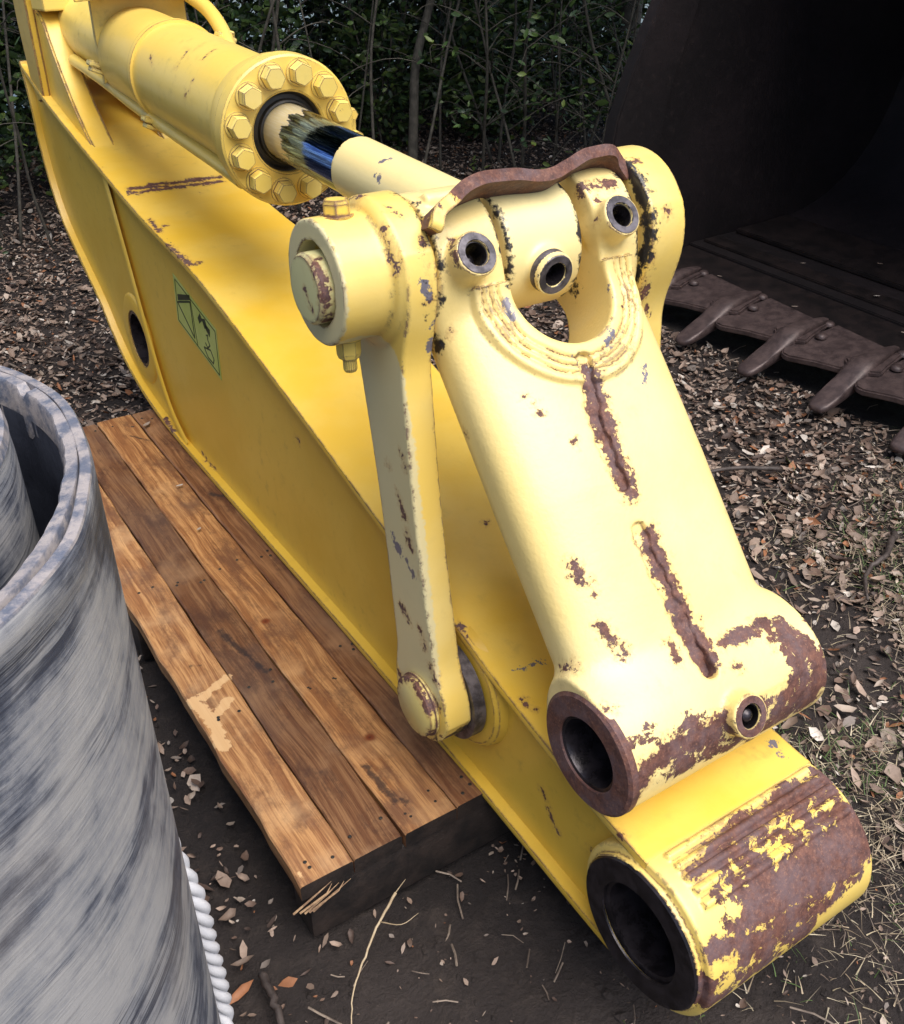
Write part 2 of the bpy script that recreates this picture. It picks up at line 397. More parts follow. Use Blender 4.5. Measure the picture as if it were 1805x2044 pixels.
#MATERIALS
#WEAR-BEGIN
WEAR = {
  'hlink': [((0.9228,1.032,0.9868),(0.9098,0.9913,0.9432),0.0177),((0.9098,0.9913,0.9432),(0.906,0.9586,0.9029),0.0175),((0.906,0.9586,0.9029),(0.9054,0.8985,0.8508),0.0148),((0.909,0.8554,0.7885),(0.9128,0.8107,0.7415),0.0159),((0.9128,0.8107,0.7415),(0.9125,0.7667,0.6849),0.0173),((0.9125,0.7667,0.6849),(0.9185,0.7176,0.6291),0.0226),((0.7953,1.0312,0.9822),(0.8052,1.0191,0.9723),0.0022),((0.8118,1.0075,0.9613),(0.8128,1.0075,0.9613),0.0022),((0.7731,0.8629,0.7832),(0.7774,0.8431,0.7622),0.0087),((0.7856,0.829,0.7495),(0.7866,0.829,0.7495),0.0033),((0.779,0.7999,0.7118),(0.7847,0.7846,0.6965),0.0073),((0.7847,0.7846,0.6965),(0.7967,0.7668,0.68),0.0073),((0.8425,0.9651,0.9211),(0.8435,0.9651,0.9211),0.0019),((0.7296,1.0809,0.9168),(0.7306,1.0809,0.9168),0.0019),((0.7261,0.8139,0.6458),(0.7325,0.7967,0.6602),0.0044),((0.7239,0.7215,0.644),(0.7328,0.7102,0.6408),0.0028),((0.8719,0.7454,0.6699),(0.8688,0.7275,0.6573),0.0052),((0.9543,0.719,0.6525),(1.0006,0.7186,0.6513),0.0075),((1.0006,0.7186,0.6513),(1.0581,0.7252,0.6509),0.0077),((1.055,0.72,0.6488),(1.0412,0.6917,0.6348),0.0055),((0.711,1.1454,1.0641),(0.7145,1.1546,1.0285),0.0052),((0.7383,1.1387,1.0589),(0.7393,1.1387,1.0589),0.003),((0.9549,0.6877,0.6336),(0.9559,0.6877,0.6336),0.0037),((0.7153,0.6386,0.5468),(0.7423,0.644,0.5755),0.0174),((0.7423,0.644,0.5755),(0.7824,0.6484,0.5879),0.0139),((0.7925,0.6495,0.5911),(0.85,0.6462,0.5817),0.012),((0.85,0.6462,0.5817),(0.8903,0.6473,0.5888),0.0144),((1.1071,0.6489,0.5891),(1.0901,0.64,0.5309),0.018),((1.0183,0.6415,0.5668),(1.0709,0.6558,0.6014),0.0115),((1.1024,0.6993,0.4089),(0.9571,0.6443,0.5134),0.0068),((1.024,1.1998,1.2087),(1.0865,1.1925,1.2166),0.0063),((1.0364,1.172,1.1997),(1.0374,1.172,1.1997),0.0039),((1.0189,1.151,1.1775),(1.0199,1.151,1.1775),0.0031),((0.7573,1.1584,1.1868),(0.7583,1.1584,1.1868),0.0036),((0.7398,1.1226,1.181),(0.7408,1.1226,1.181),0.0028),((1.0533,1.0932,1.0581),(1.0543,1.0932,1.0581),0.0024),((1.0259,1.0838,1.0582),(1.0269,1.0838,1.0582),0.002)],
  'hlink_grey': [((1.0314,1.0232,0.9782),(1.0184,0.9999,0.9558),0.0048),((0.8211,1.1156,1.0935),(0.823,1.0993,1.071),0.0052),((0.9707,1.0466,1.0226),(0.986,1.0519,1.0273),0.0062),((0.8987,1.0354,1.012),(0.8997,1.0354,1.012),0.0045),((1.024,1.124,1.0878),(1.0195,1.1067,1.069),0.0032),((0.9282,1.0332,0.9934),(0.9292,1.0332,0.9934),0.0069)],
  'hlink_zone': [((0.712,0.6504,0.5678),(0.8686,0.6397,0.5567),0.0382),((0.8686,0.6397,0.5567),(1.0676,0.639,0.5433),0.0402),((1.0783,0.6768,0.6232),(1.1116,0.6453,0.5792),0.0427),((0.9952,0.7188,0.6516),(1.0758,0.7087,0.6423),0.0229),((0.8678,0.7526,0.6763),(0.9224,0.7089,0.6435),0.0148),((1.0263,1.2013,1.2197),(1.0571,1.1396,1.2054),0.0158),((0.7548,1.1611,1.1866),(0.7414,1.1147,1.1721),0.0144),((0.8271,0.6985,0.4088),(1.048,0.6942,0.4083),0.0235),((1.1259,0.7108,0.639),(1.1269,0.7108,0.639),0.0199),((0.7246,0.6719,0.6197),(1.0183,0.6415,0.5668),0.0207)],
  'tip': [((0.8654,0.5876,0.4092),(0.995,0.5846,0.4074),0.0135),((0.995,0.5846,0.4074),(1.0973,0.5793,0.401),0.0141),((0.8827,0.5612,0.3967),(0.8837,0.5612,0.3967),0.0097),((0.9173,0.5069,0.362),(1.0058,0.5047,0.3598),0.0232),((1.0058,0.5047,0.3598),(1.0946,0.504,0.359),0.0238),((0.8434,0.4956,0.3491),(0.9491,0.4918,0.3439),0.0219),((0.9491,0.4918,0.3439),(1.0782,0.4841,0.3315),0.0226),((0.8192,0.4749,0.3109),(0.9043,0.4729,0.3047),0.0109),((0.9043,0.4729,0.3047),(1.007,0.4693,0.2902),0.0112),((1.0478,0.5902,0.4095),(1.0488,0.5902,0.4095),0.0056),((1.0911,0.4851,0.3333),(1.0921,0.4851,0.3333),0.0197),((0.7893,0.5729,0.4043),(0.8708,0.5717,0.4051),0.0073),((0.7578,0.4905,0.342),(0.8931,0.4721,0.3023),0.0142),((1.0809,0.5209,0.3744),(1.0838,0.4916,0.3436),0.0197)],
  'tip_zone': [((0.8537,0.575,0.402),(1.0973,0.5793,0.401),0.0411),((0.8372,0.5132,0.368),(1.0989,0.5084,0.3635),0.0583),((0.8289,0.473,0.3051),(1.0549,0.4745,0.31),0.0365),((0.7422,0.4812,0.2711),(0.9407,0.4671,0.2703),0.0433)],
  'arm': [((0.7857,2.9015,0.8974),(0.88,2.8838,0.8942),0.0094),((0.8449,2.9102,0.8992),(0.9899,2.8911,0.8955),0.0095),((0.9651,2.9068,0.8985),(1.0534,2.8926,0.8957),0.0097),((0.7872,2.8722,0.892),(1.0421,2.8657,0.8909),0.0093),((0.7617,2.6785,0.861),(0.7582,2.5992,0.8507),0.0048),((0.7486,2.5088,0.84),(0.7546,2.3732,0.8224),0.0052),((0.7711,2.6195,0.8532),(0.7865,2.6315,0.8547),0.0027),((0.7704,2.3666,0.8214),(0.7814,2.3743,0.8226),0.0025),((0.942,1.3179,0.5532),(0.943,1.3179,0.5532),0.002),((0.9565,2.8083,0.8809),(0.9575,2.8083,0.8809),0.0029),((0.7517,1.1276,0.5013),(0.7536,1.103,0.4945),0.0036),((0.7124,0.6754,0.4742),(0.746,0.6766,0.4057),0.0036),((0.712,0.7064,0.4842),(0.713,0.7064,0.4842),0.0018),((0.7624,0.9557,0.4559),(0.7656,0.9314,0.4507),0.0025),((0.8874,2.0592,1.0745),(0.8884,2.0592,1.0745),0.0017)],
  'arm_grey': [((0.7902,1.0085,0.4682),(0.8228,1.0055,0.4674),0.0026),((0.8228,1.0055,0.4674),(0.8464,0.9987,0.4657),0.0018),((1.0857,0.6843,0.4073),(1.0773,0.6529,0.4044),0.0021)],
  'side': [((0.768,0.8706,0.2649),(0.768,0.8467,0.2332),0.0026),((0.768,0.8945,0.2954),(0.768,0.8758,0.2753),0.0009),((0.768,1.8308,0.5677),(0.768,1.8152,0.567),0.0023),((0.7482,1.5227,0.6095),(0.7492,1.5227,0.6095),0.0015),((0.768,2.5534,0.1916),(0.768,2.5263,0.187),0.0045),((0.7471,2.7635,0.1822),(0.7481,2.7635,0.1822),0.004),((0.768,0.7567,0.2689),(0.769,0.7567,0.2689),0.0021),((0.7538,2.8508,0.1876),(0.7471,2.7635,0.1822),0.0048),((0.768,2.4945,0.1848),(0.768,2.4537,0.1872),0.003)],
  'link': [((0.665,1.1863,0.5474),(0.665,1.1595,0.5316),0.0035),((0.665,1.1255,0.5389),(0.665,1.1034,0.5063),0.0039),((0.665,1.2033,0.3742),(0.6419,1.1496,0.4077),0.0047),((0.8224,1.5616,0.6207),(0.7828,1.4703,0.5951),0.0036),((0.7688,1.454,0.5905),(0.7698,1.454,0.5905),0.003),((0.665,1.1685,0.8657),(0.665,1.1573,0.8438),0.0024),((0.6652,1.1154,0.654),(0.6662,1.1154,0.654),0.0025),((0.665,1.0877,0.478),(0.6651,1.072,0.4553),0.0035),((0.6567,1.1771,1.1986),(0.6576,1.1532,1.1621),0.0021),((0.768,1.1735,0.1797),(0.7121,1.0469,0.3431),0.0081),((0.668,1.0791,0.3024),(0.7472,1.1507,0.1691),0.0091),((0.683,1.2063,1.2332),(0.69,1.1908,1.2252),0.0028),((0.7057,1.1634,1.2011),(0.7022,1.1357,1.1149),0.0018),((1.122,1.1466,1.1629),(1.1263,1.1297,1.1009),0.0049),((1.1267,1.1388,1.0644),(1.1344,1.1509,1.0245),0.0042),((1.1544,1.1373,1.1802),(1.1562,1.1345,1.1726),0.004),((1.0998,1.2038,1.2501),(1.1404,1.2025,1.2424),0.0028),((0.665,1.1796,0.7815),(0.665,1.1655,0.7454),0.0029),((0.665,1.1571,0.7205),(0.665,1.1425,0.6888),0.0025),((0.665,1.2115,0.8181),(0.666,1.2115,0.8181),0.0025),((0.665,1.0791,0.4147),(0.6619,1.0613,0.3947),0.0035),((0.6642,1.291,1.2316),(0.6651,1.2612,1.2399),0.0026),((0.6589,1.1869,1.2133),(0.6583,1.164,1.1876),0.0028)],
  'link_grey': [((0.6943,1.1359,1.1385),(0.6971,1.1353,1.1271),0.006),((0.665,1.189,0.6773),(0.665,1.1767,0.6587),0.0055),((0.665,1.1475,0.6469),(0.666,1.1475,0.6469),0.0055),((0.7061,1.1429,1.0738),(0.7145,1.1546,1.0285),0.0044),((0.665,1.202,0.6854),(0.665,1.1803,0.6545),0.0051),((0.665,1.1585,0.6591),(0.665,1.138,0.6402),0.0051)],
  'link_zone': [((0.665,1.0571,0.3354),(0.7202,1.0423,0.3174),0.0224),((0.5781,1.247,1.0433),(0.6177,1.2274,1.0331),0.0075),((1.122,1.1393,1.1157),(1.1527,1.1548,1.0017),0.0139),((1.1157,1.2125,1.2528),(1.1333,1.1678,1.2202),0.0121)],
  'pin': [((0.5657,1.2246,1.1733),(0.5674,1.2005,1.151),0.0049),((0.5677,1.1955,1.138),(0.5764,1.2125,1.0863),0.0042),((0.5569,1.2389,1.1272),(0.5581,1.2266,1.1008),0.0014)],
  'guard': [((0.8906,1.4197,1.1916),(0.7755,1.1606,1.2694),0.0212),((0.844,1.1655,1.2596),(0.9251,1.1757,1.2515),0.0217),((0.9251,1.1757,1.2515),(1.0055,1.1931,1.2632),0.024),((1.0055,1.1931,1.2632),(1.0797,1.2025,1.2603),0.0247),((0.7288,1.225,1.2274),(0.8892,1.4174,1.1907),0.016)],
  'guard_zone': [((0.7037,1.1971,1.2287),(0.7808,1.256,1.2338),0.0142),((0.7808,1.256,1.2338),(1.1133,1.2088,1.246),0.0187)],
  'cyl': [((0.815,2.6289,1.2718),(0.8076,2.5987,1.2573),0.0012),((0.8167,2.4549,1.2648),(0.8236,2.4431,1.2732),0.0012),((0.8498,2.3519,1.2919),(0.8799,2.3649,1.3075),0.0014),((0.8386,2.4508,1.2887),(0.8483,2.4541,1.2963),0.0018),((0.8032,2.337,1.2337),(0.7976,2.3547,1.2168),0.0012),((0.8129,2.333,1.2525),(0.8139,2.333,1.2525),0.0011)],
  'rod_grey': [((0.8679,1.5878,1.178),(0.8665,1.5635,1.1742),0.0036),((0.8931,1.5937,1.2018),(0.8985,1.5884,1.2039),0.0023)],
  'fresh': [((0.3711,1.5813,0.1569),(0.3858,1.5178,0.1571),0.0139),((0.3858,1.5178,0.1571),(0.3756,1.423,0.1571),0.0136),((0.3873,1.5796,0.1571),(0.4598,1.6137,0.1568),0.0107),((0.3747,1.061,0.1581),(0.3784,1.035,0.1228),0.0044),((0.3804,1.504,0.157),(0.4337,1.5402,0.1572),0.0115)],
  'knots': [((0.6346,1.2807,0.1597),(0.6356,1.2807,0.1597),0.0046),((0.4601,1.035,0.1294),(0.4611,1.035,0.1294),0.004),((0.6112,1.746,0.1586),(0.6122,1.746,0.1586),0.0041)],
  'wstain': [((0.7179,2.375,0.1575),(0.7392,2.3444,0.1576),0.0058),((0.5081,1.7699,0.158),(0.5166,1.7001,0.158),0.007),((0.5124,1.7346,0.158),(0.5396,1.5844,0.1574),0.0058),((0.5902,1.2167,0.1594),(0.5955,1.1087,0.1593),0.0069),((0.5917,1.1402,0.1593),(0.6113,1.0982,0.1594),0.0038),((0.4061,1.6911,0.1574),(0.4071,1.6911,0.1574),0.0022),((0.426,1.6822,0.1573),(0.427,1.6822,0.1573),0.0022),((0.511,1.2561,0.1564),(0.512,1.2561,0.1564),0.0029),((0.6343,2.8503,0.1585),(0.6771,2.7837,0.1578),0.0024)],
  'hlink_bare': [((0.7022,1.1357,1.1149),(0.7305,1.1776,1.0167),0.0036),((0.7136,1.1439,1.0719),(0.729,1.1607,1.023),0.0081),((0.852,1.1934,1.2004),(0.852,1.1679,1.1538),0.0019),((0.852,1.1679,1.1538),(0.8336,1.1263,1.1149),0.0019),((0.9868,1.1611,1.18),(0.9903,1.149,1.1194),0.0023),((0.9903,1.149,1.1194),(1.024,1.1919,1.0426),0.0024),((1.122,1.1892,1.2252),(1.122,1.1582,1.1763),0.0036),((1.122,1.1582,1.1763),(1.122,1.1393,1.1157),0.0036),((1.122,1.1393,1.1157),(1.1262,1.1452,1.0453),0.0037),((1.024,1.1946,1.0676),(1.024,1.2056,1.0472),0.0042),((0.8954,0.6301,0.6003),(0.8964,0.6301,0.6003),0.0032)],
  'link_bare': [((0.665,1.0741,0.321),(0.768,1.1284,0.1906),0.0073),((0.6415,1.0777,0.3679),(0.7344,1.2057,0.1568),0.0053),((0.6953,1.1496,1.185),(0.6978,1.1404,1.0841),0.0011)],
  'arm_zone': [((0.7657,2.8941,0.896),(0.8167,2.2088,1.0629),0.0187),((0.7624,2.6417,0.856),(0.7548,2.3671,0.8215),0.0068),((0.712,0.671,0.4863),(0.7457,0.6704,0.4043),0.0036)],
}
#WEAR-END
def W(k): return WEAR.get(k, [])
def seam_ring(x, R, rr, y0=1.25, z0=1.130, a0=95, a1=330, n=16):
    P = [(x, y0+R*cos(R_(a0+(a1-a0)*k/n)), z0+R*sin(R_(a0+(a1-a0)*k/n))) for k in range(n+1)]
    return [(p, q, rr) for p, q in zip(P[:-1], P[1:])]
SEAMS = seam_ring(.842,.104,.0055)+seam_ring(1.004,.104,.0065)+seam_ring(1.113,.103,.0095)+seam_ring(.727,.104,.0035)
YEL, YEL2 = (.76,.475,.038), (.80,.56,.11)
PALE, PALE2 = (.81,.62,.23), (.83,.67,.30)
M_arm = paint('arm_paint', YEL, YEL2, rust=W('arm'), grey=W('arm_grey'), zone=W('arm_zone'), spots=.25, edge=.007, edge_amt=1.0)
M_side_shaded = paint('shaded_side_paint', (.68,.42,.04), (.72,.47,.06), rust=W('side'), spots=.3, edge=.006, edge_amt=.9)  # same yellow as the arm, darkened: side shade put into the colour
M_tip = paint('tip_paint', (.79,.56,.12), (.81,.62,.20), attr=True, rust=W('tip'), zone=W('tip_zone'), spots=.8, edge=.006, edge_amt=.6)
M_hlink = paint('bucket_link_paint', PALE, PALE2, attr=True, rust=W('hlink'), grey=W('hlink_grey'), bare=W('hlink_bare')+SEAMS, zone=W('hlink_zone'), spots=.35, edge=.005, edge_amt=.6, pitting=.55, dirt=.5)
M_link = paint('side_link_paint', (.78,.55,.12), (.80,.62,.22), attr=True, rust=W('link'), grey=W('link_grey'), pale=[((.60,1.135,.43),(.60,1.225,.97),.1), ((.48,1.25,1.13),(.49,1.25,1.13),.13)], bare=seam_ring(.700,.080,.017,1.125,.37,205,285,6)+W('link_bare')+seam_ring(1.124,.112,.011)+seam_ring(.7185,.110,.004), zone=W('link_zone'), spots=.5, edge=.006, edge_amt=.75)  # pale capsules paint sky sheen on the outer face
M_cyl = paint('cylinder_paint', YEL2, (.78,.58,.14), rust=W('cyl'), spots=.35, edge=.004, edge_amt=.3, dirt=.5)
M_bolt = paint('bolt_paint', (.78,.58,.12), (.80,.63,.20), spots=1.2, edge=.003, edge_amt=1.0)
M_rod = paint('rod_paint', PALE2, (.80,.68,.34), attr=True, grey=W('rod_grey'), bare=seam_ring(.852,.102,.0045)+seam_ring(.995,.102,.006), spots=.3, edge=.0)
M_worn = paint('worn_metal', (.15,.06,.04), (.10,.05,.055), rust=[((0,0,0),(3,3,3),9)], spots=0, edge=0, coat=0)
M_dark = simple('oily_black_steel', (.014,.012,.014), (.045,.038,.044), .22, .5, 30, .3)
M_steel = simple('grey_bare_steel', (.05,.045,.052), (.16,.145,.16), .42, .5, 45, .3)
M_seal = simple('black_rubber_seal', (.01,.01,.01), (.03,.025,.02), .45, 0, 30)
def chrome():
    m = new_mat('chrome_rod'); g = N(m); P = g.pos()
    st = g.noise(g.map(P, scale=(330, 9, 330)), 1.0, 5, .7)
    col = g.mix(g.sstep(st, .45, .62), (.05,.10,.30), (.26,.42,.86))  # blue and its lighter streaks paint sky reflection into the chrome
    y_ = g.add('ShaderNodeSeparateXYZ'); g.set(y_.inputs[0], P)
    os_ = g.sstep(g.math('ADD', y_.outputs[1], g.math('MULTIPLY', g.noise(g.map(P, scale=(60,9,60)), 1.0, 3), .20)), 2.075, 2.085)
    col = g.mix(g.math('MULTIPLY', os_, .85), col, (.66,.54,.26))
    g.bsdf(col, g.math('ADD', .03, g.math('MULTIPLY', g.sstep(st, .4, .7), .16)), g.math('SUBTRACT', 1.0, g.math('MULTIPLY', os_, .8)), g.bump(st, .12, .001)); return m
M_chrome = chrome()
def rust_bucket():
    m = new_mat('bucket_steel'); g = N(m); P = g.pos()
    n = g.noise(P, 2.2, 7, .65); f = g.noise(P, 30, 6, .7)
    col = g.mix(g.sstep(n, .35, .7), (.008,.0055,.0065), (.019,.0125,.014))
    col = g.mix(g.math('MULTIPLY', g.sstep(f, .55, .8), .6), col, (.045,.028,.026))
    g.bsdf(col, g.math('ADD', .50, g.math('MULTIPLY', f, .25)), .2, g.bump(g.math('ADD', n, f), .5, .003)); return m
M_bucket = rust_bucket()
M_lip = simple('worn_lip_steel', (.008,.006,.0065), (.022,.015,.0145), .5, .2, 12, .5)
M_teeth = simple('worn_tooth_steel', (.052,.036,.036), (.100,.070,.067), .45, .25, 26, .4)

#SETTING
def ground_mat():
    m = new_mat('soil'); g = N(m); P = g.pos()
    a = g.noise(P, 1.3, 5); b = g.noise(P, 18, 8, .7); c = g.noise(P, 95, 4, .7)
    col = g.mix(g.sstep(a, .35, .65), (.016,.0125,.0125), (.036,.028,.026))
    col = g.mix(g.math('MULTIPLY', g.sstep(b, .45, .75), .7), col, (.058,.045,.039))
    col = g.mix(g.math('MULTIPLY', g.sstep(c, .66, .8), .6), col, (.16,.13,.11))
    h = g.math('ADD', g.math('MULTIPLY', b, 1.0), g.math('MULTIPLY', c, .45))
    g.bsdf(col, g.math('SUBTRACT', .95, g.math('MULTIPLY', g.sstep(a, .5, .7), .25)), 0, g.bump(h, 1.0, .020), .35); return m
M_soil = ground_mat()
_T = np.random.default_rng(5).uniform(-1, 1, (64, 64))
def vnoise(x, y, f):
    x = x*f; y = y*f; i = np.floor(x).astype(int); j = np.floor(y).astype(int); u = x-i; v = y-j
    u = u*u*(3-2*u); v = v*v*(3-2*v); g_ = lambda a, b: _T[a % 64, b % 64]
    return g_(i,j)*(1-u)*(1-v)+g_(i+1,j)*u*(1-v)+g_(i,j+1)*(1-u)*v+g_(i+1,j+1)*u*v
def hgt(x, y):
    x = np.asarray(x, float); y = np.asarray(y, float)
    near = np.clip(1-np.hypot(x-2, y-3)/12, 0, 1)
    h = .014*vnoise(x, y, 1.3)+.010*vnoise(x+7, y, 3.7)+.006*vnoise(x, y+9, 9.1)+.0035*vnoise(x+3, y+1, 21)
    return h*near-.018
def build_ground():
    xs = np.concatenate([[-900,-200,-60,-20,-9], np.arange(-3, -.5, .06), np.arange(-.5, 4.0, .022), np.arange(4.0, 9.01, .06), [12,20,60,200,900]])
    ys = np.concatenate([[-900,-200,-60,-20,-6], np.arange(-.5, 3.2, .022), np.arange(3.2, 9.01, .06), [10.0]])
    X, Y = np.meshgrid(xs, ys, indexing='ij'); Z = hgt(X, Y)
    Z = Z + rng.normal(0, .0012, Z.shape)*(np.abs(X) < 10)
    n, mny = len(xs), len(ys)
    V = np.stack([X, Y, Z], -1).reshape(-1, 3)
    F = [(i*mny+j, (i+1)*mny+j, (i+1)*mny+j+1, i*mny+j+1) for i in range(n-1) for j in range(mny-1)]
    V = V.tolist(); k = len(V)
    V += [(-900, 9.95, -.35), (900, 9.95, -.35), (900, 1200, -.6), (-900, 1200, -.6)]
    F.append((k, k+1, k+2, k+3))
    link('ground', mesh('ground', V, F, True), M_soil, kind='structure')
build_ground()
def water():
    m = new_mat('pond_surface'); g = N(m); P = g.pos()
    g.bsdf((.03,.045,.06), .12, 0, g.bump(g.noise(P, 6, 4), .25, .02), .6)
    link('water', mesh('water', [(-300,10.1,-.12),(300,10.1,-.12),(300,200,-.12),(-300,200,-.12)], [(0,1,2,3)]), m, kind='structure')
water()

#ARM
arm = thing('excavator_arm', 'yellow steel digger arm with hydraulic cylinder, resting on the wooden platform', 'excavator arm', (.93, 2.0, .16))
XL, XR = .745, 1.11
TOP = [(3.90,1.128),(3.65,1.052),(3.36,.988),(3.04,.925),(2.85,.888),(2.65,.857),(2.39,.825),(2.18,.785),(1.75,.673),(1.445,.588),(1.13,.502),(1.0,.466),(.84,.432),(.74,.414),(.66,.405),(.618,.4025)]
BOT = [(.60,.128),(.75,.131),(1.1,.150),(1.6,.160),(2.5,.160),(2.77,.165),(2.90,.175),(3.05,.200),(3.21,.255),(3.33,.335),(3.42,.41),(3.675,.559),(3.77,.64),(3.83,.74),(3.865,.873),(3.87,1.0),(3.90,1.128)]
def spl(P, n=4):
    q = smooth_path([(0, a, b) for a, b in P], n); return [(v.y, v.z) for v in q]
TOPs, BOTs = spl(TOP), spl(BOT)
def ribbon(name, path, t, x0, x1, mat, bev=.004, side=-1, label=None):
    """thick plate bent along a (y,z) path"""
    P = np.array(path); T = np.gradient(P, axis=0); T /= np.linalg.norm(T, axis=1)[:, None]
    Nn = np.stack([-T[:,1], T[:,0]], 1)*side
    Q = P+Nn*t
    bm = bmesh.new(); prof = []
    for (p, q) in zip(P, Q): prof.append([bm.verts.new((x, *w_)) for x, w_ in ((x0,p),(x1,p),(x1,q),(x0,q))])
    for a, b in zip(prof[:-1], prof[1:]):
        for i in range(4): bm.faces.new((a[i], a[(i+1)%4], b[(i+1)%4], b[i]))
    bm.faces.new(prof[0]); bm.faces.new(prof[-1][::-1])
    bmesh.ops.recalc_face_normals(bm, faces=bm.faces)
    es = [e for e in bm.edges if len(e.link_faces) == 2 and e.calc_face_angle(0) > 1.0]
    bmesh.ops.bevel(bm, geom=es, offset=bev, segments=2, affect='EDGES', profile=.6)
    return link(name, bm_mesh(bm, name, True, 35), mat, arm, label=label)
ribbon('top_plate', TOPs, .018, XL, XR, M_arm, side=1)
ribbon('bottom_flange', BOTs, .018, XL, XR, M_side_shaded, side=1)
TOPN = np.array(TOPs)
def web(name, x0, x1, holes=True, mat=None):
    inner_t = [(y, z-.010) for y, z in TOPs]; inner_b = [(y, z+.006) for y, z in BOTs]
    poly = inner_t[::-1] + inner_b[::-1][1:]
    bm = bmesh.new(); prism_x(bm, poly, x0, x1)
    bmesh.ops.triangulate(bm, faces=[f for f in bm.faces if len(f.verts) > 4])
    o = link(name, bm_mesh(bm, name), mat, arm)
    cb = bmesh.new(); lathe(cb, [(0,-.1),(.092,-.1),(.092,.1),(0,.1)], ((x0+x1)/2, 3.035, .395), (1,0,0), 64)
    lathe(cb, [(0,-.1),(.110,-.1),(.110,.1),(0,.1)], ((x0+x1)/2, .605, .265), (1,0,0), 64)
    c = bpy.data.objects.new('cut', bm_mesh(cb, 'cut')); COL.objects.link(c)
    md = o.modifiers.new('b', 'BOOLEAN'); md.object = c; md.operation = 'DIFFERENCE'; md.solver = 'EXACT'
    apply_mods(o); bpy.data.objects.remove(c); return o
web('side_plate', .768, .786, mat=M_side_shaded); web('side_plate', 1.072, 1.090, mat=M_side_shaded)
# pin bore through the wide end: sleeve and doubler ring
bm = bmesh.new(); lathe(bm, [(.090,0),(.092,.0),(.092,.33),(.090,.33),(.082,.33),(.082,0),(.090,0)], (.764,3.035,.395), (1,0,0), 64)
link('bore_sleeve', bm_mesh(bm, 'bore_sleeve', True, 35), M_dark, arm)
bm = bmesh.new(); lathe(bm, [(.093,.012),(.093,0),(.140,-.001),(.148,.004),(.152,.012)], (.762,3.035,.395), (1,0,0), 72)
link('bore_ring', bm_mesh(bm, 'bore_ring', True, 35), M_side_shaded, arm)
# raised joint plate running down the side
def side_strip():
    path = [(3.075,.925),(3.06,.80),(3.00,.70),(2.945,.55),(2.885,.40),(2.80,.27),(2.70,.19),(2.62,.168)]
    path = [(3.080,.925),(2.98,.68),(2.88,.43),(2.78,.255),(2.66,.172)]
    q = spl(path, 5); P = np.array(q); T = np.gradient(P, axis=0); T /= np.linalg.norm(T, axis=1)[:, None]; Nn = np.stack([-T[:,1], T[:,0]], 1)
    bm = bmesh.new(); pr = []
    for p, n in zip(P, Nn):
        a = p+n*.027; b = p-n*.027
        pr.append([bm.verts.new(v) for v in ((.770,*a),(.756,*(p+n*.021)),(.752,*(p+n*.010)),(.7525,*(p-n*.012)),(.757,*(p-n*.021)),(.770,*b))])
    for a, b in zip(pr[:-1], pr[1:]):
        for i in range(4): bm.faces.new((a[i], a[i+1], b[i+1], b[i]))
    link('weld_strip', bm_mesh(bm, 'weld_strip', True, 30), M_arm, arm)
side_strip()
# rounded tip boss with bore
TY, TZ, TR = .605, .265, .138
def tipf(x, y, z):
    d = cylx(x, y, z, TY, TZ, TR, XL+.001, XR-.001, .006)
    blk = np.maximum(np.maximum(np.abs(y-(TY+.09))-.09, np.abs(z-.262)-.134), np.maximum(XL+.030-x, x-XR+.030))
    d = smin(d, blk, .01)
    # weld runs along the top
    for k in range(5):
        a = R_(88+k*8.5); cy, cz = TY+(TR+.001)*cos(a), TZ+(TR+.001)*sin(a)
        d = smin(d, seg_cyl(x, y, z, (XL+.03, cy, cz), (XR-.012, cy, cz), .0065, .003), .003)
    ring = cylx(x, y, z, TY, TZ, .124, XL-.010, XL+.02, .003)
    d = np.minimum(d, ring)
    bore = np.hypot(y-TY, z-TZ)-.085
    ch = np.hypot(y-TY, z-TZ)-.085-np.maximum(0, (XL-.002)-x)*1.0
    return np.maximum(d, -np.minimum(bore, ch))
nets_obj('tip_boss', tipf, (XL-.02,.43,.08), (XR+.01,.80,.43), .0045, M_tip, arm)
bm = bmesh.new(); lathe(bm, [(.0849,.0),(.0849,.37),(.075,.37),(.075,.004),(.0849,.0)], (XL-.006,TY,TZ), (1,0,0), 56)
link('bore_sleeve', bm_mesh(bm, 'bore_sleeve', True, 35), M_dark, arm)
bm = bmesh.new(); lathe(bm, [(.080,.002),(.081,-.001),(.120,-.001),(.123,.003)], (XL-.0115,TY,TZ), (1,0,0), 56)
link('wear_ring', bm_mesh(bm, 'wear_ring', True, 35), M_dark, arm)

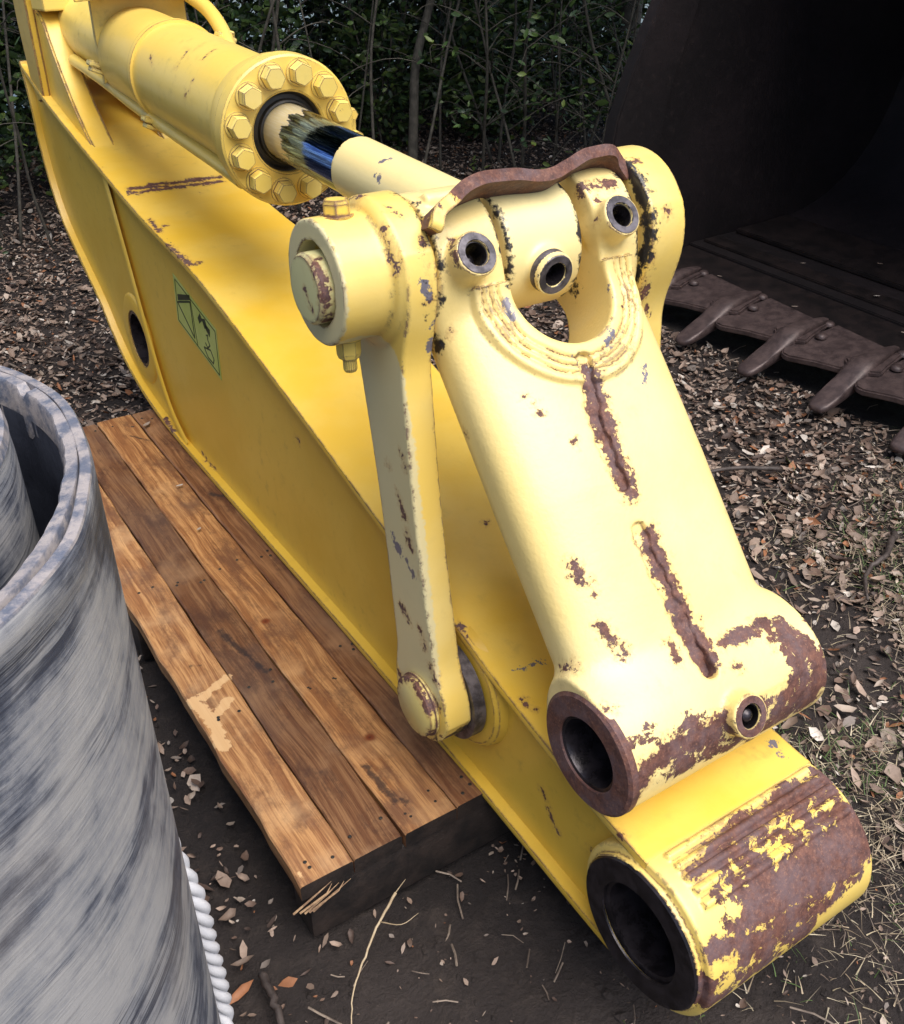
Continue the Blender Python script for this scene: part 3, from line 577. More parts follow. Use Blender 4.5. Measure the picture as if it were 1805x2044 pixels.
# ---- side links
AY, AZ, BY, BZ = 1.125, .37, 1.25, 1.130
def side_link(sgn):
    X = lambda x: (x if sgn < 0 else 2*.92-x)
    def f(x, y, z):
        if sgn > 0: x = 2*.92-x
        # tapered strap in the yz plane
        L = math.hypot(BY-AY, BZ-AZ); ay, az = (BY-AY)/L, (BZ-AZ)/L
        t = (y-AY)*ay+(z-AZ)*az; n = (y-AY)*(-az)+(z-AZ)*ay
        tc = np.clip(t/L, 0, 1)
        wd = .060+.006*np.cos(tc*6.28)+.010*tc
        bar = np.maximum(np.abs(n)-wd, np.abs(t-L/2)-L/2)
        c = smin(bar, np.hypot(y-AY, z-AZ)-.082, .05); c = smin(c, np.hypot(y-BY, z-BZ)-(.112 if sgn < 0 else .122), .06)
        e = np.abs(x-(.6915 if sgn < 0 else .681))-(.0265 if sgn < 0 else .037)
        r = .004; d = np.minimum(np.maximum(c+r, e+r), 0)+np.hypot(np.maximum(c+r, 0), np.maximum(e+r, 0))-r
        if sgn > 0: return np.maximum(d, -cylx(x, y, z, BY, BZ, .062, .50, .655))
        boss = cylx(x, y, z, BY, BZ, .092, .578, .70, .004); d = smin(d, boss, .022)
        hump = np.hypot(np.hypot(y-BY, z-BZ)-.100, x-.664)-.006
        d = smin(d, hump, .008)
        bore = cylx(x, y, z, BY, BZ, .062, .50, .655)
        return np.maximum(d, -bore)
    lo = (.57,.98,.27) if sgn < 0 else (1.115,.98,.27); hi = (.726,1.38,1.26) if sgn < 0 else (1.27,1.38,1.26)
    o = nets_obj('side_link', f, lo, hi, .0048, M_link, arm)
    # parts of the link
    ax = (-sgn*-1, 0, 0); out = Vector((sgn, 0, 0))
    bm = bmesh.new()
    pl_ = .066 if sgn < 0 else .006
    lathe(bm, [(0,0),(.052,0),(.052,pl_),(.048,pl_+.005),(.040,pl_+.0055),(0,pl_+.0075)], (X(.630 if sgn < 0 else .660),BY-.004,BZ-.004), out, 48)
    link('pin_end', bm_mesh(bm, 'pin_end', True, 35), M_pin, o)
    bm = bmesh.new()
    lathe(bm, [(0,0),(.058,0),(.058,.022),(.052,.026),(0,.028)], (X(.668),AY-.008,AZ), out, 48)
    lathe(bm, [(.0585,.004),(.061,.006),(.061,.010),(.0585,.012)], (X(.668),AY-.008,AZ), out, 48)
    link('pin_end', bm_mesh(bm, 'pin_end', True, 35), M_pin2, o)
    bm = bmesh.new(); lathe(bm, [(.06,0),(.098,0),(.098,.024),(.06,.024)], (X(.7425),AY,AZ), out, 56)
    link('spacer_ring', bm_mesh(bm, 'spacer_ring', True, 35), M_steel, o)
    if sgn < 0:
        bx_, by_ = .622, BY+.004
        bm = bmesh.new(); hex_bolt(bm, (bx_, by_, BZ+.088), (0,.06,1), .021, .026); link('bolt_head', bm_mesh(bm, 'bolt_head'), M_boltw, o)
        bm = bmesh.new(); hex_bolt(bm, (bx_, by_-.010, BZ-.088), (0,-.06,-1), .019, .034, True, .4)
        lathe(bm, [(.011,.03),(.011,.052),(.009,.056),(0,.056)], (bx_, by_-.010, BZ-.088), (0,-.06,-1), 20)
        link('bolt_nut', bm_mesh(bm, 'bolt_nut'), M_bolt, o)
M_pin = paint('pin_paint', (.66,.62,.30), (.60,.55,.28), rust=W('pin'), spots=.9, edge=.010, edge_amt=1.0)
M_pin2 = paint('lower_pin_paint', (.68,.54,.16), (.66,.58,.28), rust=seam_ring(.647,.056,.007,1.117,.37,0,150,8)+seam_ring(.650,.058,.005,1.117,.37,200,350,8), spots=1.0, edge=.008, edge_amt=1.3)
M_boltw = paint('chipped_bolt_paint', (.80,.55,.08), (.80,.58,.12), spots=1.5, edge=.008, edge_amt=1.3)
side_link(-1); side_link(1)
bm = bmesh.new(); lathe(bm, [(.05,0),(.118,.0),(.126,.006),(.130,.022)], (.746,AY,AZ), (1,0,0), 72)
link('pin_doubler', bm_mesh(bm, 'pin_doubler', True, 35), M_side_shaded, arm)

# ---- bucket link (cast H link) in its own frame: s from B to C, n outwards
CY, CZ = .735, .545
LL = math.hypot(CY-BY, CZ-BZ); sy, sz = (CY-BY)/LL, (CZ-BZ)/LL; ny, nz = -abs(sz), abs(sy)
def toworld(V):
    x, s, n = V.T; return np.stack([x, BY+s*sy+n*ny, BZ+s*sz+n*nz], 1)
def towp(x, s, n): return toworld(np.array([[x, s, n]], float))[0]
PORTS = [(.772,.046,.095),(1.052,.032,.095),(.928,LL+.022,.080)]
def hl(x, s, n):
    xc = .921
    # body
    w_ = .192+0*s; hb = .080-.010*np.clip(np.abs(s-.42)/.4, 0, 1)
    p = (np.abs((x-xc)/w_)**2.8+np.abs((n)/hb)**2.8)**(1/2.8)
    body = (p-1)*hb*.95
    body = np.maximum(body, np.maximum(.03-s, s-(LL-.01)))
    body = np.maximum(body, -.062-n)
    # upper cheeks' bosses
    bl = cylx(x, s, n, 0, 0, .104, .728, .840, .006); br = cylx(x, s, n, 0, 0, .104, 1.007, 1.110, .007)
    d = smin(body, bl, .035); d = smin(d, br, .035)
    # raised weld ring round the notch
    uc, us, ur = .932, .112, .092
    du = np.where(s > us, np.hypot(x-uc, s-us), np.abs(x-uc))-ur
    step = .0075*(1-np.clip((du-.062)/.006, 0, 1))
    gro = np.zeros_like(du)
    for rr in (.049,.036,.023): gro = np.maximum(gro, .0045*(1-np.clip(np.abs(du-rr-.0012*np.sin(s*70+x*40))/.0042, 0, 1)))
    d = d - (step-gro)*(s > .085)*(n > 0)
    # lower boss
    lb = cylx(x, s, n, LL, 0, .096, .716, 1.128, .006)
    d = smin(d, lb, .045)
    # notch, sharp-cornered cut
    notch = np.maximum(du, -.3-n); notch = np.maximum(notch, -.16-s)
    # only between the cheeks
    d = smax(d, -notch, .008)
    # grease ports
    for (px, ps, pn) in PORTS:
        if ps > .5: a0, a1 = (px, ps, .07), (px-.0, ps+.012, .116)
        else: a0, a1 = (px, ps, .06), (px, ps+.006, .130)
        d = smin(d, seg_cyl(x, s, n, a0, a1, .0335, .003), .010)
        b1 = tuple(np.array(a1)+(np.array(a1)-np.array(a0))*.3); b0 = tuple(np.array(a0)+(np.array(a1)-np.array(a0))*.25)
        d = np.maximum(d, -seg_cyl(x, s, n, b0, b1, .0190))
    d = np.where(s > LL-.16, np.maximum(d, np.maximum(.716-x, x-1.128)), d)
    # bores
    d = np.maximum(d, -(np.hypot(s-LL, n)-.062))
    # weld pads on top of left boss
    d = smin(d, seg_cyl(x, s, n, (.745,-.055,.088), (.835,-.055,.088), .012, .005), .008)
    # central repair weld down the front
    for (sa, sb) in ((.235,.425),(.505,.735)):
        q = np.clip(s, sa, sb); gw = .0125+.002*np.sin(s*90)+.0015*np.sin(s*233)
        d = smax(d, -np.maximum(np.hypot(x-(np.interp(s, [.235,.33,.435,.52,.63,.735], [.915,.898,.896,.896,.904,.911])+.002*np.sin(s*31)), s-q)-gw, (.070+.0015*np.sin(s*170))-n), .004)
    return d
M_hl = M_hlink
hlk = nets_obj('bucket_link', hl, (.69,-.14,-.13), (1.15,.915,.16), .0036, M_hlink, arm, toworld)
# worn lower bore, pin parts
def P3(x, s, n): return Vector(towp(x, s, n))
cC = P3(.72, LL, 0)
bm = bmesh.new(); lathe(bm, [(.0618,-.001),(.0618,.41),(.050,.41),(.050,.012),(.054,.001),(.0618,-.001)], (.716, cC.y, cC.z), (1,0,0), 56)
link('bore_sleeve', bm_mesh(bm, 'bore_sleeve', True, 35), M_dark, hlk)
bm = bmesh.new(); lathe(bm, [(.0585,.004),(.0600,-.003),(.092,-.003),(.0975,.001),(.0980,.012)], (.7150, cC.y, cC.z), (1,0,0), 64)
link('wear_ring', bm_mesh(bm, 'wear_ring', True, 35), M_worn, hlk)
for (px, ps, pn) in PORTS:
    if ps > .5: a0, a1 = P3(px, ps, .07), P3(px, ps+.012, .116)
    else: a0, a1 = P3(px, ps, .06), P3(px, ps+.006, .130)
    ax = (a1-a0).normalized(); L = (a1-a0).length
    bm = bmesh.new(); lathe(bm, [(.0188,L-.004),(.0172,L-.004),(.0172,.016),(0,.016)], a0, ax, 28)
    lathe(bm, [(.009,.016),(.009,.030),(.0105,.034),(.010,.040),(.006,.044),(0,.046)], a0, ax, 16)
    link('grease_nipple', bm_mesh(bm, 'grease_nipple', True, 35), M_dark, hlk)
    bm = bmesh.new(); lathe(bm, [(.0192,-.002),(.0200,.0008),(.0300,.0008),(.0330,-.003)], a1, ax, 36)
    link('port_rim', bm_mesh(bm, 'port_rim', True, 35), M_steel if ps < .5 else M_worn, hlk)
# bent guard bar over the bosses
GB = [(.716,1.158,1.206),(.728,1.163,1.224),(.750,1.168,1.234),(.780,1.178,1.246),(.830,1.188,1.250),(.885,1.198,1.242),(.945,1.198,1.236),(.985,1.208,1.242),(1.03,1.222,1.249),(1.075,1.230,1.250),(1.104,1.232,1.238),(1.120,1.226,1.212)]
def strap():
    P = smooth_path(GB, 6); bm = bmesh.new(); pr = []
    for i, p in enumerate(P):
        t = (P[min(i+1,len(P)-1)]-P[max(i-1,0)]).normalized(); d = Vector((0,-.80,.60)); d = (d-t*d.dot(t)).normalized(); b = t.cross(d)
        wv = .0285+.0025*sin(i*.7); th = .0095
        pr.append([bm.verts.new(p+d*a*wv+b*c*th) for a, c in ((-1,-1),(1,-1),(1,1),(-1,1))])
    for a, b in zip(pr[:-1], pr[1:]):
        for k in range(4): bm.faces.new((a[k], a[(k+1)%4], b[(k+1)%4], b[k]))
    bm.faces.new(pr[0]); bm.faces.new(pr[-1][::-1])
    bmesh.ops.bevel(bm, geom=[e for e in bm.edges if len(e.link_faces) == 2 and e.calc_face_angle(0) > 1], offset=.003, segments=2, affect='EDGES')
    link('guard_bar', bm_mesh(bm, 'guard_bar', True, 40), M_guard, arm, label='rusty bent guard bar')
M_guard = paint('guard_bar_paint', (.78,.55,.12), (.80,.6,.16), rust=[(a, b, .021 if i < 3 else .046) for i, (a, b) in enumerate(zip(GB[:-1], GB[1:]))], zone=W('guard_zone'), spots=1.6, edge=.006, edge_amt=1.0)
strap()

# ---- hydraulic cylinder
FL = Vector((.92, 2.07, 1.172)); PB = Vector((.92, BY, BZ)); ca = (Vector((.92,3.0,1.222))-FL).normalized(); ra = (FL-PB).normalized()
cyl = None
def rodf(x, y, z):
    d = cylx(x, y, z, BY, BZ, .102, .852, .995, .006)
    r = seg_cyl(x, y, z, tuple(PB+ra*.05), tuple(PB+ra*.50), .0605, .002)
    d = smin(d, r, .03)
    a0, a1 = np.array((.920, BY-.07, BZ-.005)), np.array((.918, BY-.132, BZ-.012))
    d = smin(d, seg_cyl(x, y, z, a0, a1, .0335, .003), .010)
    b1 = a1+(a1-a0)*.3; b0 = a0+(a1-a0)*.25
    return np.maximum(d, -seg_cyl(x, y, z, b0, b1, .0190))
bm = bmesh.new()
lathe(bm, [(0,0),(.092,0),(.122,.0),(.126,.004),(.126,.62),(.130,.625),(.1315,.630),(.1315,.642),(.130,.647),(.126,.650),(.126,.92),(.120,.932),(.098,.936),(.098,1.45),(0,1.45)], FL+ca*.05, ca, 96)
brl = link('cylinder_barrel', bm_mesh(bm, 'cylinder_barrel', True, 30), M_cyl, arm)
rod = nets_obj('piston_rod_end', rodf, (.83,1.10,1.0), (1.01,1.80,1.27), .0046, M_rod, arm)
a0, a1 = Vector((.920, BY-.07, BZ-.005)), Vector((.918, BY-.132, BZ-.012)); ax = (a1-a0).normalized(); L = (a1-a0).length
bm = bmesh.new(); lathe(bm, [(.0188,L-.003),(.0172,L-.003),(.0172,.014),(0,.014)], a0, ax, 28)
lathe(bm, [(.009,.014),(.009,.028),(.0105,.032),(.010,.038),(.006,.042),(0,.044)], a0, ax, 16)
link('grease_nipple', bm_mesh(bm, 'grease_nipple', True, 35), M_dark, rod)
bm = bmesh.new(); lathe(bm, [(.0192,-.002),(.0200,.0008),(.0300,.0008),(.0330,-.003),(.0345,-.020)], a1, ax, 36)
link('port_rim', bm_mesh(bm, 'port_rim', True, 35), M_steel, rod)
bm = bmesh.new(); rl = (FL-PB).length; lathe(bm, [(0,.40),(.0595,.40),(.0595,rl+.03),(0,rl+.03)], PB, ra, 96)
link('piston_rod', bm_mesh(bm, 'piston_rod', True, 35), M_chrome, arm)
bm = bmesh.new()
lathe(bm, [(.084,.020),(.084,-.008),(.088,-.012),(.153,-.012),(.158,-.008),(.158,.026),(.155,.030),(.150,.032),(.150,.066),(.142,.092),(.129,.118),(.126,.13)], FL, ca, 96)
fl_ = link('cylinder_head', bm_mesh(bm, 'cylinder_head', True, 25), M_cyl, arm)
bm = bmesh.new(); lathe(bm, [(.0598,.010),(.0598,-.002),(.062,-.006),(.066,-.004),(.068,.006),(.076,.008),(.080,.002),(.0838,.0),(.0838,.019)], FL, ca, 64)
link('rod_seal', bm_mesh(bm, 'rod_seal', True, 35), M_seal, fl_)
aF, uF, vF = frame(ca); me0 = None
for k in range(12):
    th = 2*pi*(k+.42)/12; c = FL - ca*.012 + (uF*cos(th)+vF*sin(th))*.1235
    if me0 is None:
        bm = bmesh.new(); hex_bolt(bm, (0,0,0), -ca, .0248, .029); me0 = bm_mesh(bm, 'flange_bolt'); me0.materials.append(M_bolt)
    o = link('flange_bolt', me0, None, fl_)
    o.location = c; o.rotation_mode = 'QUATERNION'; o.rotation_quaternion = Matrix.Rotation(random.uniform(0, 1.05), 4, ca).to_quaternion()
bm = bmesh.new(); box(bm, FL+ca*.045+Vector((.155,0,-.015)), (.05,.055,.085), None, .006)
lathe(bm, [(0,0),(.016,0),(.016,.02),(0,.02)], FL+ca*.005+Vector((.165,0,-.03)), -ca, 20)
lathe(bm, [(0,0),(.012,0),(.012,.018),(0,.018)], FL+ca*.02+Vector((.165,0,.018)), -ca, 6)
link('hose_port_block', bm_mesh(bm, 'hose_port_block', True, 35), M_cyl, brl)
# pipework on the barrel
def pipe(name, pts, r, mat, parent, n=8, seg=16):
    bm = bmesh.new(); tube(bm, smooth_path(pts, n), r, seg); return link(name, bm_mesh(bm, name, True, 40), mat, parent)
def cp(y, dx, dz): q = FL+ca*((y-FL.y)/ca.y); return (q.x+dx, y, q.z+dz)
pipe('hydraulic_pipe', [(.835,2.15,1.062),(.832,2.3,1.078),(.832,2.62,1.100),(.832,2.9,1.122),(.830,3.15,1.150),(.826,3.45,1.175)], .018, M_cyl, brl)
pipe('hydraulic_pipe', [(1.02,2.60,1.262),(1.034,2.66,1.282),(1.055,2.74,1.303),(1.070,2.84,1.334),(1.076,2.95,1.359),(1.06,3.12,1.392),(1.02,3.3,1.41)], .020, M_cyl, brl, 8)
def clamp(name, c, d):
    bm = bmesh.new(); c = Vector(c)
    box(bm, c+Vector((0,0,.004)), (.052,.036,.014), Matrix.Rotation(.4, 3, 'Y'), .004)
    box(bm, c+Vector((0,0,-.012)), (.048,.034,.012), Matrix.Rotation(.4, 3, 'Y'), .003)
    for dx in (-.015,.015): hex_bolt(bm, c+Vector((dx,0,.006)), (0.2,-.3,1), .0095, .012)
    link(name, bm_mesh(bm, name), M_bolt, brl)
for c_, d_ in (((.795,3.07,1.200),(.04,0,-.03)), ((.822,2.72,1.100),(.03,0,.035)), ((1.045,2.70,1.290),(-.04,0,-.03))):
    clamp('pipe_clamp', c_, 1)
    bm = bmesh.new(); tube(bm, smooth_path([Vector(c_), Vector(c_)+Vector(d_)*.6, Vector(c_)+Vector(d_)*1.5], 4), .007, 8); link('clamp_strap', bm_mesh(bm, 'clamp_strap', True), M_cyl, brl)
bm = bmesh.new(); lathe(bm, [(.1262,0),(.134,.001),(.134,.022),(.1262,.023)], FL+ca*.665, ca, 72)
link('clamp_band', bm_mesh(bm, 'clamp_band', True, 35), M_cyl, brl)
# saddle plate behind the barrel, and its shelf rail
bm = bmesh.new()
sp = [(-.115,-.07),(-.120,.05),(-.118,.175),(.150,.200),(.150,.05),(.12,-.02),(.0,.02)]
q0 = FL+ca*.985
a = [bm.verts.new(q0+Vector((x,0,z))) for x, z in sp]; b = [bm.verts.new(q0+Vector((x,.016,z))) for x, z in sp]
bm.faces.new(a); bm.faces.new(b[::-1]); 
for i in range(len(sp)): bm.faces.new((a[i], b[i], b[(i+1)%len(sp)], a[(i+1)%len(sp)]))
link('saddle_plate', bm_mesh(bm, 'saddle_plate'), M_cyl, brl)
bm = bmesh.new(); box(bm, q0+Vector((.0,-.03,.185)), (.36,.09,.010), Matrix.Rotation(-.06, 3, 'Y'), .003); box(bm, q0+Vector((.0,-.075,.172)), (.36,.010,.030), Matrix.Rotation(-.06, 3, 'Y'), .003)
link('shelf_rail', bm_mesh(bm, 'shelf_rail'), M_cyl, brl)
# lugs holding the cylinder foot
def lug(x0, x1):
    pts = [(3.18,.940),(3.26,.985),(3.36,1.06),(3.45,1.15),(3.51,1.225),(3.54,1.270),(3.58,1.298),(3.64,1.310),(3.70,1.300),(3.74,1.26),(3.74,1.20),(3.74,1.09),(3.65,1.04),(3.36,.97)]
    bm = bmesh.new(); prism_x(bm, pts, x0, x1)
    bmesh.ops.recalc_face_normals(bm, faces=bm.faces)
    bmesh.ops.bevel(bm, geom=[e for e in bm.edges if abs(e.verts[0].co.x-e.verts[1].co.x) < 1e-5], offset=.006, segments=3, affect='EDGES')
    link('cylinder_lug', bm_mesh(bm, 'cylinder_lug', True, 35), M_arm, arm)
lug(.774,.846); lug(.994,1.066)
def cheek(x0, x1):
    pts = [(3.64,1.04),(3.63,1.12),(3.63,1.20),(3.62,1.36),(3.60,1.62),(3.74,1.62),(3.785,1.45),(3.795,1.25),(3.77,1.06),(3.72,1.02)]
    bm = bmesh.new(); prism_x(bm, pts, x0, x1); bmesh.ops.recalc_face_normals(bm, faces=bm.faces)
    bmesh.ops.bevel(bm, geom=[e for e in bm.edges if abs(e.verts[0].co.x-e.verts[1].co.x) < 1e-5], offset=.004, segments=2, affect='EDGES')
    link('end_cheek', bm_mesh(bm, 'end_cheek', True, 35), M_side_shaded, arm)
cheek(.748,.774); cheek(1.08,1.106)
bm = bmesh.new(); lathe(bm, [(0,0),(.075,0),(.078,.004),(.078,.2),(0,.2)], (.83,3.66,1.27), (1,0,0), 48)
link('foot_pin_boss', bm_mesh(bm, 'foot_pin_boss', True, 35), M_cyl, arm)
pipe('bore_hose', [(.815,3.56,1.352),(.812,3.54,1.40),(.808,3.55,1.46),(.80,3.60,1.54),(.79,3.66,1.60)], .026, M_seal, arm)
bm = bmesh.new(); box(bm, (.825,3.57,1.330), (.11,.09,.045), Matrix.Rotation(.2,3,'Z'), .006); hex_bolt(bm, (.787,3.545,1.351), (0,-.1,1), .012, .015); hex_bolt(bm, (.862,3.550,1.351), (0,-.1,1), .012, .015)
link('hose_flange', bm_mesh(bm, 'hose_flange'), M_cyl, arm)
# ---- warning sticker on the side plate
def flat(name, pts, x, mat, parent, t=.0006):
    bm = bmesh.new(); prism_x(bm, pts, x-t, x); return link(name, bm_mesh(bm, name), mat, parent)
M_stk = simple('sticker_vinyl', (.42,.48,.10), (.50,.54,.16), .35, 0, 12, .05)
M_ink = simple('sticker_ink', (.02,.03,.01), (.03,.04,.015), .4, 0, 12, .05)
SX = .7674
stk = flat('warning_sticker', [(2.568,.745),(2.274,.679),(2.284,.534),(2.590,.602)], SX, M_stk, arm)
def lines(polys, w_=.0035):
    bm = bmesh.new()
    for P in polys:
        for (a, b) in zip(P[:-1], P[1:]):
            a = Vector((0,*a)); b = Vector((0,*b)); t = (b-a).normalized(); n = Vector((0,-t.z,t.y))*w_/2
            prism_x(bm, [((a+n).y,(a+n).z),((b+n).y,(b+n).z),((b-n).y,(b-n).z),((a-n).y,(a-n).z)], SX-.0014, SX-.0007)
    return bm
def ipoly(polys):
    bm = bmesh.new()
    for P in polys: prism_x(bm, P, SX-.0014, SX-.0007)
    return bm
tri = [(2.5625,.6645),(2.4537,.6978),(2.4565,.5937),(2.5625,.6645)]
link('sticker_frame', bm_mesh(lines([[(2.556,.731),(2.283,.671),(2.293,.546),(2.578,.607),(2.556,.731)],[(2.447,.707),(2.44,.576)]], .0025), 'sticker_frame'), M_ink, stk)
link('warning_triangle', bm_mesh(lines([tri], .005), 'warning_triangle'), M_ink, stk)
bm = ipoly([[(2.5521,.690),(2.4491,.718),(2.4504,.7036),(2.5546,.6719)]]); link('warning_bar', bm_mesh(bm, 'warning_bar'), M_ink, stk)
bm = ipoly([[(2.407,.668),(2.385,.687),(2.372,.672),(2.398,.655)],[(2.375,.676),(2.352,.682),(2.340,.660),(2.362,.652)],[(2.350,.668),(2.322,.662),(2.330,.640),(2.352,.652)]])
link('pictogram_figure', bm_mesh(bm, 'pictogram_figure'), M_ink, stk)
bm = lines([[(2.359,.635),(2.3447,.6398),(2.350,.625),(2.338,.6135),(2.358,.600),(2.372,.610)],[(2.3876,.5925),(2.3387,.5998),(2.3212,.58),(2.3307,.565),(2.3663,.5703),(2.3876,.5925)]], .004)
link('pictogram_bucket', bm_mesh(bm, 'pictogram_bucket'), M_ink, stk)


# ------------------------------------------------------------------ wooden platform
def wood(name, fresh=(), knots=(), dark=()):
    m = new_mat(name); g = N(m); P = g.pos()
    oi = g.add('ShaderNodeObjectInfo')
    Q = g.vmath('ADD', P, g.vmath('SCALE', (3.1,7.7,1.9), None))
    sh = g.add('ShaderNodeCombineXYZ'); g.set(sh.inputs[0], g.math('MULTIPLY', oi.outputs['Random'], 9.0)); g.set(sh.inputs[1], g.math('MULTIPLY', oi.outputs['Random'], 5.0))
    Q = g.vmath('ADD', P, sh.outputs[0])
    wv = g.noise(g.map(Q, scale=(1,1,1)), 3.0, 3)
    wr = g.vmath('SCALE', g.noise(Q, 2.6, 2, out=1), None)
    wr.node.inputs[3].default_value = .035
    Q2 = g.vmath('ADD', Q, wr)
    grain = g.noise(g.map(Q2, scale=(85, 2.0, 40)), 1.0, 5, .6)
    fine = g.noise(g.map(Q2, scale=(320, 9, 200)), 1.0, 4, .6)
    col = g.mix(g.sstep(grain, .38, .62), (.50,.275,.110), (.27,.122,.048))
    col = g.mix(g.math('MULTIPLY', g.sstep(fine, .47, .62), .6), col, (.17,.065,.025))
    st = g.sstep(g.noise(g.map(Q, scale=(1.6,.7,1)), 7.5, 9, .76), .47, .64)
    col = g.mix(g.math('MULTIPLY', st, .8), col, (.12,.052,.026))
    lt = g.sstep(g.noise(g.vmath('ADD', Q, (4,2,0)), 5.0, 5, .6), .52, .7)
    col = g.mix(g.math('MULTIPLY', lt, .45), col, (.66,.42,.20))
    specks = g.sstep(g.noise(Q, 75, 4, .7), .68, .73)
    zone = g.sstep(g.noise(Q, 6, 4, .6), .47, .58)
    col = g.mix(g.math('MULTIPLY', g.math('MULTIPLY', specks, zone), .85), col, (.02,.015,.018))
    col = g.mix(g.math('MULTIPLY', g.sstep(g.noise(Q, 2.2, 5, .65), .45, .65), .35), col, (.17,.125,.095))
    col = g.mix(1.0, col, oi.outputs['Color'], 'MULTIPLY')
    wob = g.math('MULTIPLY', g.math('SUBTRACT', g.noise(P, 45, 6, .7), .5), .04)
    if knots:
        d = capsules(g, P, knots); r_ = g.sstep(d, .012, 0)
        col = g.mix(r_, col, g.mix(g.sstep(d, .0, -.006), (.15,.035,.012), (.05,.014,.008)))
    if dark:
        d = g.math('ADD', capsules(g, P, dark), wob); col = g.mix(g.math('MULTIPLY', g.sstep(d, .006, -.006), .82), col, (.022,.016,.018))
    if fresh:
        d = g.math('ADD', capsules(g, P, fresh), wob); col = g.mix(g.sstep(d, .002, -.002), col, g.mix(grain, (.66,.46,.25), (.48,.27,.12)))
    h = g.math('ADD', grain, g.math('MULTIPLY', fine, .5))
    g.bsdf(col, g.math('ADD', .42, g.math('MULTIPLY', st, .15)), 0, g.bump(h, .5, .0018), .4)
    return m
M_wood = wood('board_wood', fresh=W('fresh'), knots=W('knots'), dark=W('wstain'))
M_beam = simple('wet_dark_timber', (.009,.007,.007), (.030,.021,.018), .6, 0, 14, .6, .004)
pal = thing('wooden_platform', 'low platform of orange brown boards on dark beams beneath the yellow arm', 'wooden platform', (.66, 2.0, 0))
edges = [.362,.4655,.5695,.6850,.790,.895,1.000]
tint = [(.95,.94,1.0),(.46,.43,.50),(.93,.87,.84),(.58,.52,.58),(.8,.7,.7),(.7,.7,.7)]
for i in range(6):
    x0, x1 = edges[i]+[.001,.0022,.0012,.0018,.001,.001][i], edges[i+1]-[.0010,.0014,.0020,.001,.001,.001][i]
    if i < 2: x0, x1 = x0, x1
    y0 = 1.035+[.0,.002,-.002,.001,.0,.0][i]; y1 = 3.0
    bm = bmesh.new(); ny_ = 44; pr = []
    for k in range(ny_+1):
        y = y0+(y1-y0)*k/ny_; dz = .0012*sin(y*3+i*2)
        e0 = .0013*sin(y*17+i)+.0008*sin(y*53+2*i); e1 = .0014*sin(y*13+i*3)+.0008*sin(y*41+i)
        if i == 0: e0 -= .006*max(0, sin((y-1.15)*1.6)) - .0015*sin(y*31)
        zt = .158-(.0015 if i % 2 else 0)+dz
        pr.append([bm.verts.new(v) for v in ((x0+e0,y,zt-.036),(x0+e0,y,zt-.003),(x0+e0+.003,y,zt),((x0+x1)/2,y,zt+.0006),(x1+e1-.003,y,zt),(x1+e1,y,zt-.003),(x1+e1,y,zt-.036))])
    for a, b in zip(pr[:-1], pr[1:]):
        for j in range(7): bm.faces.new((a[j], a[(j+1) % 7], b[(j+1) % 7], b[j]))
    bm.faces.new(pr[0]); bm.faces.new(pr[-1][::-1])
    me_ = bm_mesh(bm, 'plank', True, 40); o = link('plank', me_, [M_wood, M_beam], pal)
    for pg in me_.polygons:
        if abs(pg.normal.y) > .8: pg.material_index = 1
    o.color = (*tint[i], 1)
for c, s_ in (((.676,1.075,.060),(.60,.075,.121)), ((.66,2.0,.060),(.60,.09,.121)), ((.66,2.93,.060),(.60,.09,.121))):
    bm = bmesh.new(); box(bm, c, s_, None, .006); link('cross_beam', bm_mesh(bm, 'cross_beam', True, 35), M_beam, pal)
bm = bmesh.new(); box(bm, (.415,2.02,.060), (.045,1.9,.116), None, .006); link('side_beam', bm_mesh(bm, 'side_beam', True, 35), M_beam, pal)
# split splinters on the front left corner
bm = bmesh.new()
for k in range(5):
    x = .362+.009*k+random.uniform(-.003,.003); z = .118+random.uniform(-.022,.004)
    tube(bm, [(x-.02,1.030,z-.010),(x+.02+random.uniform(0,.03),1.029-random.uniform(0,.004),z+.012),(x+.045+random.uniform(0,.02),1.033,z+.020)], .0022, 4, radii=[.0026,.0020,.0004])
M_splinter = simple('raw_split_wood', (.34,.22,.12), (.16,.09,.05), .7, 0, 60, .4)
sp_ = link('splinters', bm_mesh(bm, 'splinters'), M_splinter, pal, kind='stuff')
bm = bmesh.new()
for i in range(4):
    xm = [(.395,.435),(.492,.545),(.600,.660),(.712,.74)][i]
    for yb in (1.075, 2.0, 2.93, 1.56 if i % 2 else 1.50):
        for x in xm:
            for rep in range(2 if random.random() < .5 else 1):
                c = (x+random.uniform(-.008,.008), yb+random.uniform(-.025,.025), .1583)
                lathe(bm, [(0,.0014),(.0028,.0012),(.0038,0)], c, (0,0,1), 10)
link('nail_heads', bm_mesh(bm, 'nail_heads'), M_seal, pal, kind='stuff')

